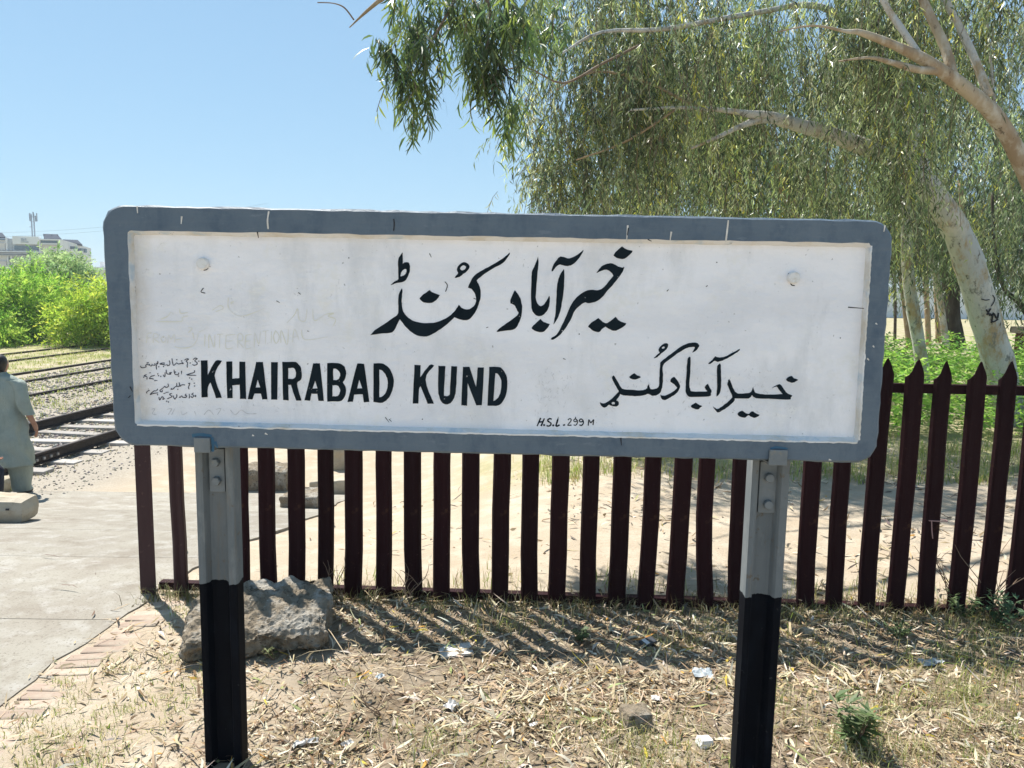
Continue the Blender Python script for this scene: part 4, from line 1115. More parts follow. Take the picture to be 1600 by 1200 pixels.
def plant(name, px, py, hgt, nst, leaf, label, cols, seed, spread=.12, up=1.0, per=9):
    p = ground(px, py); r = np.random.default_rng(seed)
    root = empty(name, p, 0, label, 'plant')
    P, AX, SD = [], [], []
    for s in range(nst):
        a = r.uniform(0, 2 * PI); tip = np.array([math.cos(a) * spread * r.uniform(.3, 1), math.sin(a) * spread * r.uniform(.3, 1), hgt * r.uniform(.6, 1)])
        pts = [tip * t + np.array([0, 0, -.01]) for t in np.linspace(0, 1, 5)]
        V, F = tube_geo(pts, [.003, .0028, .0024, .0018, .001], 5)
        link('stem', mesh('stem', V, F, M['twig']), root)
        for k in range(per):
            t = .2 + .8 * k / (per - 1); b = r.uniform(0, 2 * PI)
            for dv in (-.5, 0, .5):
                P.append(tip * t); AX.append((math.cos(b + dv), math.sin(b + dv), r.uniform(-.1, .7) * up)); SD.append((-math.sin(b + dv), math.cos(b + dv), r.normal(0, .3)))
    n = len(P); L = r.uniform(.6, 1.1, n) * leaf
    link('foliage', leaf_mesh('foliage', np.array(P), np.array(AX), np.array(SD), L, L * .27, pick(cols, [1] * len(cols), n), M['weed_leaf'], .12), root)
GREY_G = [(.13, .19, .08), (.18, .23, .11), (.10, .15, .06)]
plant('leafy_weed', 1335, 1168, .22, 7, .075, 'grey green leafy weed growing among fallen leaves right of the right post', GREY_G, 1, .10)
plant('leafy_weed', 1505, 968, .16, 8, .05, 'low dark green weed at the foot of the fence near three pales from its end', GREY_G, 2, .12)
plant('leafy_weed', 1562, 985, .20, 9, .055, 'bushy bluish green weed at the fence foot, rightmost of the weeds', [(.10, .19, .10), (.15, .24, .13), (.08, .14, .06)], 3, .14)
plant('leafy_weed', 1405, 1000, .10, 6, .04, 'tiny dark weed in the shade of the fence behind the right post', GREY_G, 4, .07)
plant('leafy_weed', 905, 1002, .07, 7, .035, 'tiny green weed in the shadow of the fence below the middle of the board', GREY_G, 5, .06)
plant('leafy_weed', 430, 1030, .09, 6, .02, 'small wiry weed in front of the concrete lump', [(.25, .28, .12), (.18, .2, .08)], 6, .10)
# wiry dead stems
def stems(px, py, hs, label, seed, n=7, spread=.3):
    p = ground(px, py); r = random.Random(seed)
    root = empty('dead_weed', p, 0, label, 'dried plant')
    for k in range(n):
        a = r.uniform(0, 2 * PI); h = hs * r.uniform(.45, 1); d = spread * r.uniform(.2, 1)
        pts = [(math.cos(a) * d * t ** 1.4 + .02 * math.sin(7 * t + k), math.sin(a) * d * t * .6, h * t - .01) for t in np.linspace(0, 1, 7)]
        V, F = tube_geo(pts, [.0035, .0032, .003, .0026, .0022, .0018, .001], 5)
        st = link('stem', mesh('stem', V, F, M['twig']), root)
        for b in range(2):
            i = r.randint(2, 4); q = Vector(pts[i]); e = q + Vector((r.uniform(-.09, .09), r.uniform(-.05, .05), r.uniform(.03, .12)))
            V, F = tube_geo([q, (q + e) / 2 + Vector((0, 0, .012)), e], [.002, .0016, .0008], 4)
            link('twig', mesh('twig', V, F, M['twig']), st)
stems(1540, 958, .48, 'thin leafless thorny stems standing behind the right end of the fence', 1, 9, .35)
stems(1490, 945, .50, 'thin dead stems leaning behind the pale with the string', 2, 6, .3)
stems(530, 945, .30, 'dead forked twig standing at the fence foot beside the concrete lump', 3, 4, .15)
stems(640, 945, .30, 'straight dead twigs at the fence foot right of the rubble', 4, 4, .14)
stems(590, 1120, .18, 'two bare twigs poking out of the fallen leaves', 5, 3, .12)

# ------------------------------------------------------------------ litter that one can pick up
def scrap(name, px, py, sx, sy, m, label, cat, seed, crumple=.35, rz=None):
    p = ground(px, py); r = random.Random(seed); k = 7
    V = []
    for i in range(k):
        for j in range(k):
            u, v = i / (k - 1) - .5, j / (k - 1) - .5
            e = 1 - .25 * r.random() if i in (0, k - 1) or j in (0, k - 1) else 1
            V.append((u * sx * .85 * e, v * sy * .85 * e, .012 + crumple * sx * (r.random() - .15) * .5 + .002))
    F = [(i * k + j, (i + 1) * k + j, (i + 1) * k + j + 1, i * k + j + 1) for i in range(k - 1) for j in range(k - 1)]
    tag(link(name, mesh(name, V, F, m), None, p, (0, 0, r.uniform(0, 6) if rz is None else rz)), label, cat)
scrap('plastic_scrap', 705, 1108, .085, .07, M['plastic'], 'crumpled white plastic scrap lying in sunlit leaves below the board', 'litter', 1, .5)
scrap('plastic_scrap', 1098, 1058, .13, .11, M['plastic_blue'], 'pale bluish plastic bag scrap beside the right post', 'litter', 2, .3)
scrap('plastic_scrap', 1024, 1096, .05, .05, M['plastic'], 'small torn white paper between the grey stone and the bluish bag', 'litter', 3, .4)
scrap('plastic_scrap', 478, 1166, .13, .05, M['plastic'], 'long white wrapper near the foot of the left post', 'litter', 4, .25, .4)
scrap('plastic_scrap', 545, 1170, .07, .06, M['plastic'], 'torn white wrapper beside green leaves left of the middle', 'litter', 5, .4)
scrap('plastic_scrap', 836, 1136, .075, .03, M['plastic'], 'slim white paper strip on the leaves left of the grey stone', 'litter', 6, .15, .6)
scrap('plastic_scrap', 1455, 1040, .16, .06, M['plastic_blue'], 'flattened grey plastic bag in the shade right of the right post', 'litter', 7, .3, .2)
scrap('plastic_scrap', 595, 1062, .06, .05, M['plastic_blue'], 'small bluish plastic scrap at the edge of the fence shadow', 'litter', 8, .4)
p = ground(712, 1020); bm = bmesh.new(); box_bm(bm, (0, 0, .012), (.165, .11, .012), 0, .001)
tag(link('broken_tile', bmesh_mesh('broken_tile', bm, M['tile']), None, p, (.05, -.04, .25)), 'flat pale piece of tile crossed by fence shadow', 'tile')
p = ground(1012, 1008); bm = bmesh.new(); box_bm(bm, (0, 0, .016), (.085, .055, .022), 0, .006)
pk = tag(link('packet', bmesh_mesh('packet', bm, M['packet']), None, p, (.1, -.15, .5)), 'small crushed dark packet with a pale band in the fence shadow', 'litter')
bm = bmesh.new(); box_bm(bm, (-.012, 0, .0275), (.022, .046, .0014)); link('band', bmesh_mesh('band', bm, M['pale_print']), pk)
# string tied round a pale
u, z = on_fence(1466, 814)
sr = empty('string', FA + fdir * u, frot, 'pinkish string tied around one pale with its end hanging down', 'string')
zz = z
V, F = tube_geo([(-.056, .02, zz), (-.05, -.004, zz + .001), (0, -.0045, zz), (.05, -.004, zz), (.057, .025, zz - .001), (0, .034, zz), (-.056, .02, zz)], .0028, 6)
link('loop', mesh('loop', V, F, M['string']), sr)
V, F = tube_geo([(-.040, -.007, zz), (-.036, -.010, zz - .05), (-.026, -.008, zz - .10)], .0028, 6)
link('loose_end', mesh('loose_end', V, F, M['string']), sr)
# ------------------------------------------------------------------ trees
THIN = {'eucalyptus_tree': .80, 'eucalyptus_tree.001': .76}
def limb(name, path, m, parent, n=10, k_=1.0):
    """path: photograph x, y, distance, width in photograph pixels; smoothed into a tapered limb"""
    P = smooth_line([(*at(x, y, D), w / 2 * THIN.get(parent.name, 1.0) * D / FPX) for x, y, D, w in path], 4)
    r = np.array([max(p[3], .004) for p in P]); k = len(P)
    r = r * (1 + .03 * np.sin(np.arange(k) * 1.3 + path[0][0]) + .02 * np.sin(np.arange(k) * 2.9))
    V, F = tube_geo([p[:3] - np.array(parent.location) for p in P], r, n)
    me = mesh(name, V, F, m, True)
    return link(name, me, parent)
EUC = [(.20, .25, .11), (.33, .365, .21), (.13, .175, .075), (.39, .42, .14), (.06, .09, .04), (.52, .49, .07)]
def crown(parent, ells, n, per=12, L=(.075, .14), W=(.011, .020), cols=EUC, w=(5, 4.5, 5, 2, 5, .7), drop=(.35, .9), reach=.35, name='crown', six=False, shell=.45, clump=.24, grp=38):
    """drooping leafy sprays spread through the crown's volume; ells: x, y, distance, rx, rz in photograph pixels, depth in metres, weight"""
    wt = np.array([e[6] for e in ells], float); wt /= wt.sum()
    k = rng.choice(len(ells), n, p=wt)
    C0 = np.array([at(e[0], e[1], e[2]) for e in ells]); R = np.array([(e[3] * e[2] / FPX, e[5], e[4] * e[2] / FPX) for e in ells])
    d = unit(n) * (rng.uniform(0, 1, n) ** shell)[:, None]
    S = C0[k] + d * R[k]
    nc = max(3, n // grp)                       # sprays gather in clumps with gaps between them
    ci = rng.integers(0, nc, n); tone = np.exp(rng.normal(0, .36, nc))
    S = S[ci] + rng.normal(0, 1, (n, 3)) * np.array([clump, clump, clump * 1.5])
    a = rng.uniform(0, 2 * PI, n); rr = rng.uniform(.3, 1, n) * reach
    out = np.stack([np.cos(a) * rr, np.sin(a) * rr, rng.uniform(-.1, .25, n) * reach], -1)
    dp = rng.uniform(*drop, n)
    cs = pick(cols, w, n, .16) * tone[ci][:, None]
    i = np.repeat(np.arange(n), per)
    t = np.tile(np.linspace(.12, 1, per), n) + rng.uniform(-.05, .05, n * per)
    P = S[i] + out[i] * t[:, None] + np.stack([t * 0, t * 0, -dp[i] * t ** 1.6], -1)
    m = n * per
    ax = np.stack([rng.normal(0, .42, m), rng.normal(0, .42, m), -rng.uniform(.5, 1.1, m)], -1) + out[i] * .5
    Ln = rng.uniform(*L, m); Wn = rng.uniform(*W, m)
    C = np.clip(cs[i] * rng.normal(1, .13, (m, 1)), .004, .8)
    keepm = rng.uniform(0, 1, m) < .92
    P = P - np.array(parent.location)
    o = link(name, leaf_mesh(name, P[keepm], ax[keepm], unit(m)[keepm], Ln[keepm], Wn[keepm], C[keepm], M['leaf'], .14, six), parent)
    # the thin twigs the sprays hang from
    q = np.arange(0, n, 3); V = []; Fq = []
    tt = np.linspace(0, .9, 5)
    A = S[q][:, None] + out[q][:, None] * tt[None, :, None] + np.stack([tt * 0 + np.zeros((len(q), 1)), tt * 0 + np.zeros((len(q), 1)), -dp[q][:, None] * tt[None] ** 1.6], -1)
    wv = np.array([.003, 0, 0]); A = A - np.array(parent.location)
    V = np.stack([A - wv, A + wv], 2).reshape(-1, 3)
    b = (np.arange(len(q)) * 10)[:, None, None] + (np.arange(4) * 2)[None, :, None] + np.array([0, 1, 3, 2])[None, None]
    tw = link('twigs', fast_mesh('twigs', V, b.reshape(-1, 4), M['twig']), parent)
    tag(tw, kind='stuff')
    return o
def tree(loc_px, label, cat='tree', group='eucalyptus trees'):
    p = at(*loc_px); p.z = float(zg(p.x, p.y))
    return empty('eucalyptus_tree', p, 0, label, cat, group)

T = tree((1578, 650, 11), 'large pale barked eucalyptus leaning left behind the fence, black marks on its trunk')
trunk = limb('trunk', [(1580, 690, 11, 64), (1572, 640, 11, 60), (1562, 575, 11, 57), (1545, 515, 11, 55), (1523, 440, 10.95, 55), (1503, 380, 10.9, 51), (1480, 335, 10.8, 47), (1452, 295, 10.7, 43), (1436, 268, 10.65, 36)], M['bark'], T, 16)
limb('limb', [(1462, 305, 10.7, 34), (1440, 282, 10.6, 36), (1400, 250, 10.4, 33), (1340, 226, 10.1, 31), (1290, 207, 9.9, 28), (1245, 195, 9.7, 25), (1205, 183, 9.5, 21), (1170, 178, 9.3, 14), (1130, 172, 9.1, 9), (1060, 168, 8.8, 6), (985, 172, 8.6, 4)], M['bark'], T, 12)
limb('limb', [(1225, 190, 9.6, 18), (1195, 186, 9.45, 16), (1160, 196, 9.3, 11), (1122, 214, 9.1, 7), (1080, 232, 9, 4)], M['bark'], T)
limb('limb', [(1448, 292, 10.7, 34), (1432, 245, 10.75, 31), (1418, 190, 10.8, 28), (1397, 128, 11, 24), (1372, 60, 11.1, 19), (1340, -40, 11.2, 14), (1250, -170, 10.8, 9)], M['bark'], T)
limb('limb', [(1372, 60, 11.1, 16), (1280, 10, 10.3, 12), (1180, 20, 9.4, 10), (1040, 45, 8.5, 9), (940, 50, 8.1, 6), (880, 82, 7.8, 4), (852, 96, 7.6, 2)], M['bark'], T, 7)
limb('limb', [(1340, -40, 11.2, 13), (1150, -200, 9.5, 12), (950, -190, 8, 12), (800, -110, 6.9, 12), (735, -40, 6.5, 10), (700, 20, 6.3, 6), (672, 70, 6.2, 4), (655, 110, 6.2, 2.5)], M['twig'], T, 7)
limb('limb', [(735, -40, 6.5, 8), (765, 10, 6.5, 6), (762, 60, 6.5, 4), (775, 110, 6.5, 3), (800, 170, 6.5, 2)], M['twig'], T, 6)
limb('limb', [(640, -60, 6.3, 9), (603, -8, 6.3, 9), (590, 3, 6.3, 8), (568, 22, 6.3, 5), (546, 43, 6.3, 2)], M['tan_bark'], T, 7)
limb('limb', [(553, 31, 6.3, 3), (538, 12, 6.3, 3), (520, 5, 6.3, 2), (496, 4, 6.3, 2)], M['twig'], T, 5)
limb('limb', [(1000, 70, 8.6, 5), (940, 100, 8.3, 5), (880, 130, 8, 4), (820, 105, 7.6, 3), (760, 118, 7.2, 2)], M['twig'], T, 6)
limb('limb', [(1060, 168, 8.8, 5), (980, 220, 8.8, 4), (900, 250, 8.8, 3)], M['tan_bark'], T, 6)
limb('limb', [(1100, 175, 9, 6), (1010, 128, 8.9, 5), (930, 112, 8.8, 4), (870, 140, 8.6, 3)], M['tan_bark'], T, 6)
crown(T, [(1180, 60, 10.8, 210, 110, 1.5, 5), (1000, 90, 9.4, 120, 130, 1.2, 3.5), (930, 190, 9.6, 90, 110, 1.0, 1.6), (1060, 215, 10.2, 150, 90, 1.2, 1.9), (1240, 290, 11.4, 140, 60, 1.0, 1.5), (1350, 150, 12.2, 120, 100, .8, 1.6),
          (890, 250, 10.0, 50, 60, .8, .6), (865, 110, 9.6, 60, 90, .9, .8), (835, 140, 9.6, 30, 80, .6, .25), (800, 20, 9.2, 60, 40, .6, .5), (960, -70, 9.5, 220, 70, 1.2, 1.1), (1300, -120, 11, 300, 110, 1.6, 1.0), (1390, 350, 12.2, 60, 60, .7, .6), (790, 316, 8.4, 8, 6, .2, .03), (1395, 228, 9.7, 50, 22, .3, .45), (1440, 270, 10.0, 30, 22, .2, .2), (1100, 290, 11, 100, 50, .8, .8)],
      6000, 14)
DARKEUC = [(.085, .13, .05), (.11, .16, .055), (.06, .095, .04), (.19, .24, .05)]
crown(T, [(700, -4, 6.3, 90, 30, .4, 5), (800, 8, 6.5, 90, 30, .5, 3), (655, 40, 6.2, 24, 24, .25, 1.2), (612, 62, 6.2, 26, 24, .25, 1.8), (632, 95, 6.2, 24, 30, .2, 1.3), (655, 135, 6.2, 20, 26, .2, 1.3), (690, 165, 6.2, 6, 8, .1, .10), (765, 110, 6.4, 36, 32, .3, 1.8), (796, 155, 6.4, 16, 28, .2, 1.0), (756, 195, 6.4, 8, 12, .1, .22), (794, 236, 6.4, 8, 9, .1, .14),
          (790, 45, 6.5, 50, 44, .4, 2.0), (728, 62, 6.4, 34, 34, .3, 1.2), (840, 10, 6.6, 70, 44, .5, 1.8), (575, 50, 6.2, 14, 6, .15, .2), (550, 2, 6.3, 24, 6, .2, .16), (690, 90, 6.2, 22, 26, .2, .6)],
      350, 12, (.10, .18), (.011, .019), DARKEUC, (4, 4, 3, 2.6), (.12, .34), .14, 'spray', True, .6, .055, 6)

T2 = tree((1690, 660, 8.5), 'eucalyptus at the right edge whose tan limbs spread above the leaning one')
limb('trunk', [(1710, 700, 8.5, 66), (1690, 560, 8.5, 58), (1660, 430, 8.4, 50), (1622, 310, 8.3, 42), (1590, 240, 8.2, 35), (1552, 178, 8.1, 31), (1500, 132, 8, 27), (1450, 97, 7.9, 23), (1400, 72, 7.8, 17), (1345, 51, 7.7, 12), (1322, 49, 7.7, 7), (1270, 40, 7.75, 4), (1215, 50, 7.8, 2)], M['limb_bark'], T2, 12)
limb('limb', [(1490, 125, 8, 20), (1478, 78, 8.1, 19), (1456, 30, 8.2, 17), (1428, -30, 8.3, 14), (1390, -120, 8.4, 9)], M['limb_bark'], T2)
limb('limb', [(1545, 150, 8.05, 17), (1522, 90, 8.2, 16), (1498, 40, 8.3, 14), (1474, -10, 8.4, 12), (1440, -110, 8.5, 8)], M['bark'], T2)
limb('limb', [(1470, 112, 7.95, 14), (1430, 108, 7.8, 14), (1395, 98, 7.7, 11), (1358, 90, 7.6, 6), (1310, 96, 7.7, 3)], M['limb_bark'], T2)
limb('limb', [(1440, 90, 7.9, 12), (1412, 50, 8, 13), (1385, 10, 8.1, 12), (1350, -60, 8.2, 9)], M['bark'], T2)
limb('limb', [(1625, 320, 8.3, 22), (1602, 290, 8.4, 12), (1592, 270, 8.4, 8), (1560, 200, 8.6, 6), (1545, 60, 8.8, 5), (1540, -30, 9, 4)], M['bark'], T2, 7)
crown(T2, [(1480, 40, 9.2, 150, 110, .7, 3), (1500, 90, 7.4, 90, 60, .2, .2), (1560, 180, 11.6, 90, 110, .7, 2), (1350, 20, 9.0, 110, 90, .7, 2), (1570, 320, 11.8, 60, 80, .6, .9), (1500, -120, 8.5, 260, 110, 1.2, 1.0), (1400, 130, 11.6, 60, 50, .5, .4)], 1900, 13)

T3 = tree((1444, 620, 12.5), 'slender white barked eucalyptus rising between the board and the leaning trunk')
limb('trunk', [(1445, 640, 12.5, 21), (1443, 600, 12.5, 20), (1436, 540, 12.5, 19), (1424, 470, 12.5, 19), (1418, 420, 12.5, 17), (1416, 350, 12.5, 15), (1412, 260, 12.6, 10), (1405, 180, 12.7, 6)], M['bark'], T3, 10)
crown(T3, [(1420, 300, 12.8, 70, 90, .9, 2), (1440, 400, 13, 60, 40, .7, .7), (1400, 200, 12.8, 90, 70, 1, 1.5)], 700, 12)
back = [
 ((1262, 540, 17), [(1265, 560, 17, 24), (1250, 400, 17, 20), (1238, 330, 17, 17), (1215, 270, 17, 14), (1195, 205, 17, 12), (1170, 140, 17, 8)], 'tan_bark', [(1200, 190, 17, 150, 110, 1.6, 3), (1280, 300, 17.4, 90, 60, 1.2, 1.2), (1100, 250, 17, 100, 80, 1.2, 1.5), (1330, 150, 17.5, 140, 120, 1.5, 2.5)], 2000, 'eucalyptus with tan forked trunk seen above the middle of the board'),
 ((1168, 540, 19), [(1170, 560, 19, 26), (1148, 340, 19, 20), (1130, 285, 19, 16), (1105, 200, 19, 10)], 'bark', [(1090, 220, 19, 150, 120, 1.8, 3), (1000, 300, 19.5, 120, 60, 1.5, 1.6), (905, 320, 20, 60, 40, 1.5, .7), (1040, 120, 19, 130, 120, 1.5, 2)], 1900, 'pale eucalyptus trunk farther back, left of the tan forked one'),
 ((1420, 530, 24), [(1422, 545, 24, 11), (1414, 470, 24, 10), (1405, 390, 24, 9), (1400, 280, 24, 6)], 'tan_bark', [(1390, 330, 24, 70, 90, 1.6, 2), (1340, 240, 24, 130, 100, 2, 3)], 1500, 'thin distant eucalyptus nearest to the corner of the board'),
 ((1450, 528, 27), [(1451, 540, 27, 8), (1448, 470, 27, 8), (1444, 380, 27, 7), (1440, 260, 27, 5)], 'tan_bark', [(1450, 340, 27, 70, 80, 1.6, 2)], 420, 'thin distant eucalyptus just right of the slender white trunk'),
 ((1466, 524, 25), [(1467, 535, 25, 10), (1464, 460, 25, 9), (1457, 380, 25, 8), (1448, 280, 25, 5)], 'tan_bark', [(1470, 370, 25, 60, 60, 1.5, 2)], 420, 'thin brown distant trunk touching the dark trunk'),
 ((1491, 530, 22), [(1494, 545, 22, 30), (1488, 500, 22, 24), (1484, 440, 22, 23), (1470, 380, 22, 18), (1462, 280, 22, 12)], 'dark_bark', [(1490, 370, 22, 90, 60, 1.6, 2), (1540, 300, 22, 120, 110, 1.8, 3), (1480, 180, 22, 140, 120, 1.8, 3)], 1900, 'distant tree with thick dark trunk'),
 ((1478, 532, 21), [(1479, 545, 21, 11), (1473, 500, 21, 10), (1464, 440, 21, 11), (1450, 370, 21, 8), (1440, 280, 21, 5)], 'bark', [(1440, 330, 21, 60, 60, 1.2, 1)], 250, 'white leaning trunk just in front of the dark one'),
 ((1532, 528, 20), [(1533, 545, 20, 12), (1527, 490, 20, 13), (1517, 440, 20, 12), (1508, 380, 20, 9), (1500, 280, 20, 6)], 'tan_bark', [(1560, 380, 20, 80, 50, 1.2, 1.5), (1590, 300, 20, 90, 110, 1.6, 2), (1580, 120, 20, 100, 120, 1.6, 2)], 1400, 'yellowish tan trunk just left of the big leaning trunk'),
 ((1398, 520, 30), [(1398, 535, 30, 5), (1399, 470, 30, 4), (1397, 400, 30, 3)], 'dark_bark', [(1400, 400, 30, 40, 40, 1.2, 1)], 160, 'very thin distant stem at the edge of the board'),
 ((1625, 540, 16), [(1628, 560, 16, 14), (1612, 505, 16, 10), (1590, 470, 16, 8), (1570, 452, 16, 7), (1555, 400, 16, 6), (1550, 300, 16, 4)], 'dark_bark', [(1590, 400, 16, 70, 40, 1.2, 1.5), (1610, 300, 16, 80, 90, 1.2, 2)], 620, 'dark crooked tree leaning in from the right edge behind the big trunk'),
]
for loc, path_, bk, ells, n, lab in back:
    t = tree(loc, lab)
    limb('trunk', path_, M[bk], t, 9)
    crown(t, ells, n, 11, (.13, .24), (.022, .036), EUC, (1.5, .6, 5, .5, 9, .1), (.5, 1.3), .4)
# black letters painted on the leaning trunk
bv = BVHTree.FromPolygons([v.co + T.location for v in trunk.data.vertices], [tuple(p.vertices) for p in trunk.data.polygons])
def on_trunk(x, y):
    d = ray(x, y).normalized(); h = bv.ray_cast(EYE, d)
    return (h[0] - d * .012) if h[0] else at(x, y, 10.6)
for ln in ([(1541, 484), (1544, 488), (1547, 493)], [(1548, 482), (1544, 489), (1542, 492)], [(1547, 490), (1551, 495)], [(1550, 500), (1552, 489), (1558, 498), (1560, 489)], [(1549, 499), (1552, 503), (1559, 499)], [(1548.5, 502.5), (1550, 504)], [(1551, 461), (1554, 466), (1553, 472), (1549, 478)], [(1533, 467), (1540, 469), (1546, 468)]):
    P = smooth_line([tuple(on_trunk(*q) - T.location) for q in ln], 3)
    V, F = tube_geo(P, .012 if ln[0][1] > 480 else .007, 5)
    link('painted_mark', mesh('painted_mark', V, F, M['crack_and_shade']), T)

# ------------------------------------------------------------------ bushes beyond the tracks
BUSH = [(.27, .45, .06), (.36, .54, .09), (.19, .36, .05), (.11, .22, .035), (.44, .57, .10)]
YBUSH = [(.40, .52, .06), (.48, .55, .08), (.33, .48, .06), (.18, .30, .04)]
GBUSH = [(.30, .42, .17), (.37, .48, .22), (.22, .34, .14)]
def bush(loc, ells, n, cols, label, leaf=(.16, .34)):
    p = at(*loc); p.z = float(zg(p.x, p.y))
    root = empty('bush', p, 0, label, 'bush', 'green bushes beyond the tracks')
    for k in range(6):
        r = random.Random(k * 7 + int(loc[0])); e = ells[k % len(ells)]
        q = at(e[0] + r.uniform(-.5, .5) * e[3], e[1], e[2]) - p
        V, F = tube_geo([(0, 0, -.1), q * .5 + Vector((0, 0, -.1 * q.z)), q], [.06, .045, .015], 6)
        link('stem', mesh('stem', V, F, M['twig']), root)
    wt = np.array([e[3] * e[4] for e in ells], float); wt /= wt.sum()
    k = rng.choice(len(ells), n, p=wt)
    C0 = np.array([at(e[0], e[1], e[2]) for e in ells]); R = np.array([(e[3] * e[2] / FPX, e[5], e[4] * e[2] / FPX) for e in ells])
    d = unit(n) * (rng.uniform(0, 1, n) ** .33)[:, None]
    lump = 1 + .22 * np.sin(d[:, 0] * 7 + k * 2) * np.sin(d[:, 2] * 6 + k) + .12 * np.sin(d[:, 1] * 9 + d[:, 0] * 5)
    S = C0[k] + d * R[k] * lump[:, None]
    S[:, 2] = np.maximum(S[:, 2], -.9)
    per = 9; i = np.repeat(np.arange(n), per); m = n * per
    dirv = d + rng.normal(0, .5, (n, 3)) + np.array([0, 0, .25]); dirv /= np.linalg.norm(dirv, axis=1, keepdims=True)
    t = np.tile(np.linspace(0, 1, per), n)
    ln = rng.uniform(.35, .9, n)
    P = S[i] + dirv[i] * (t * ln[i])[:, None] + np.stack([t * 0, t * 0, -.35 * ln[i] * t ** 2], -1)
    sgn = np.where(np.arange(m) % 2, 1, -1)[:, None]
    ax = np.cross(dirv[i], unit(n)[i]) * sgn + dirv[i] * .6 + rng.normal(0, .2, (m, 3))
    L = rng.uniform(*leaf, m)
    C = np.clip(pick(cols, [3] * len(cols), n, .12)[i] * rng.normal(1, .1, (m, 1)), .004, .8)
    link('foliage', leaf_mesh('foliage', P - np.array(p), ax, unit(m), L, L * .32, C, M['bush_leaf'], .1), root)
bush((30, 536, 31), [(-40, 480, 31, 70, 52, 2, 1), (20, 492, 31, 50, 46, 1.6, 1), (70, 486, 32, 48, 48, 1.6, 1), (40, 458, 33, 55, 34, 1.6, 1)], 3000, BUSH, 'big lime green thorn bush behind the farthest track', (.10, .24))
bush((135, 540, 30), [(130, 500, 30, 36, 38, 1.4, 1), (165, 490, 30, 44, 48, 1.4, 1), (110, 522, 29.5, 22, 16, .8, 1), (215, 495, 31, 50, 44, 1.4, 1)], 2100, YBUSH, 'yellowish bush beside the grey corner of the name board', (.10, .22))
bush((85, 500, 44), [(90, 430, 44, 44, 34, 2, 1), (115, 440, 44, 26, 28, 1.6, 1), (60, 446, 44, 30, 30, 2, 1), (90, 470, 43, 60, 36, 2, 1)], 2300, GBUSH, 'taller grey green bush rising behind the lime ones in front of the building', (.14, .32))
bush((-30, 545, 29), [(-22, 520, 29, 40, 24, 1, 1), (4, 530, 28.6, 20, 12, .6, 1)], 700, BUSH, 'low dark green bush at the left edge', (.10, .22))

# ------------------------------------------------------------------ far building
def bx_px(name, x0, y0, x1, y1, Y, depth, m, parent, proud=0.0):
    a = at(x0, y0, Y - proud); b = at(x1, y1, Y - proud)
    bm = bmesh.new()
    box_bm(bm, ((a.x + b.x) / 2 - parent.location.x, Y - proud + depth / 2 - parent.location.y, (a.z + b.z) / 2 - parent.location.z), (abs(b.x - a.x), depth, abs(a.z - b.z)))
    return link(name, bmesh_mesh(name, bm, M[m]), parent)
def zb(x, y): return (x / 9.2294, 320 + y / 9.2294)
YB = 150
c0 = at(60, 440, YB); c0.z = -.9
bl = empty('modern_building', c0, 0, 'wide pale modern building with dark windows and roof canopies beyond the bushes', 'building')
ra, rb = at(96, 374, YB), at(142, 388, 189)
la = at(-60, 374, YB)
foot = [(la.x, YB), (ra.x, YB), (rb.x, 189), (la.x - 15, 189)]
V = [(x - c0.x, y - c0.y, z - c0.z) for z in (-1.2, ra.z) for x, y in foot]
link('wall', mesh('wall', V, [(0, 1, 5, 4), (1, 2, 6, 5), (2, 3, 7, 6), (3, 0, 4, 7), (4, 5, 6, 7)], M['plaster_grey']), bl)
def bz(name, x0, y0, x1, y1, m, proud, depth=.5): return bx_px(name, *zb(x0, y0), *zb(x1, y1), YB, depth, m, bl, proud)
bz('parapet', 175, 452, 560, 572, 'plaster', .8, .8)
for q in ((300, 482, 330, 520), (335, 488, 350, 520), (358, 482, 378, 518), (298, 530, 408, 545)): bz('sign_mark', *q, 'band_blue', .9, .12)
bz('window', 110, 575, 555, 658, 'band_blue', .2, .3); bz('window', 205, 590, 548, 652, 'glass_dark', .35, .2); bz('window_band', 105, 490, 172, 655, 'band_blue', .3, .3)
bz('column', 556, 500, 582, 700, 'plaster', .7, .8); bz('column', 76, 470, 102, 655, 'plaster', .7, .8); bz('column', 832, 500, 886, 900, 'plaster', .6, .8)
bz('cladding_panel', 584, 578, 830, 760, 'plaster_tan', .3, .4); bz('cladding_panel', -200, 545, 75, 655, 'plaster_tan', .3, .4)
bz('window', 584, 516, 830, 550, 'glass_dark', .4, .3); bz('window', -200, 488, 75, 510, 'glass_dark', .4, .3); bz('ledge', 584, 552, 830, 574, 'plaster', .7, .6); bz('ledge', 560, 490, 850, 514, 'plaster', .8, .8)
bz('ledge', -300, 660, 556, 690, 'plaster', 1.0, 1.2); bz('ledge', -300, 712, 556, 736, 'band_blue', 1.1, 1.2); bz('balcony_wall', -300, 690, 520, 712, 'plaster_grey', .9, 1.0)
bz('window', 188, 764, 346, 882, 'glass_dark', .4, .3); bz('column', 100, 740, 122, 900, 'plaster', .8, .6); bz('column', 148, 738, 176, 885, 'plaster', .8, .6); bz('window', 122, 770, 148, 880, 'glass_dark', .35, .3)
bz('cladding_panel', -300, 806, 98, 930, 'plaster_tan', .4, .4); bz('ledge', -300, 934, 330, 958, 'plaster', 1.0, 1.2); bz('ledge', -300, 960, 210, 998, 'band_blue', .9, 1.0)
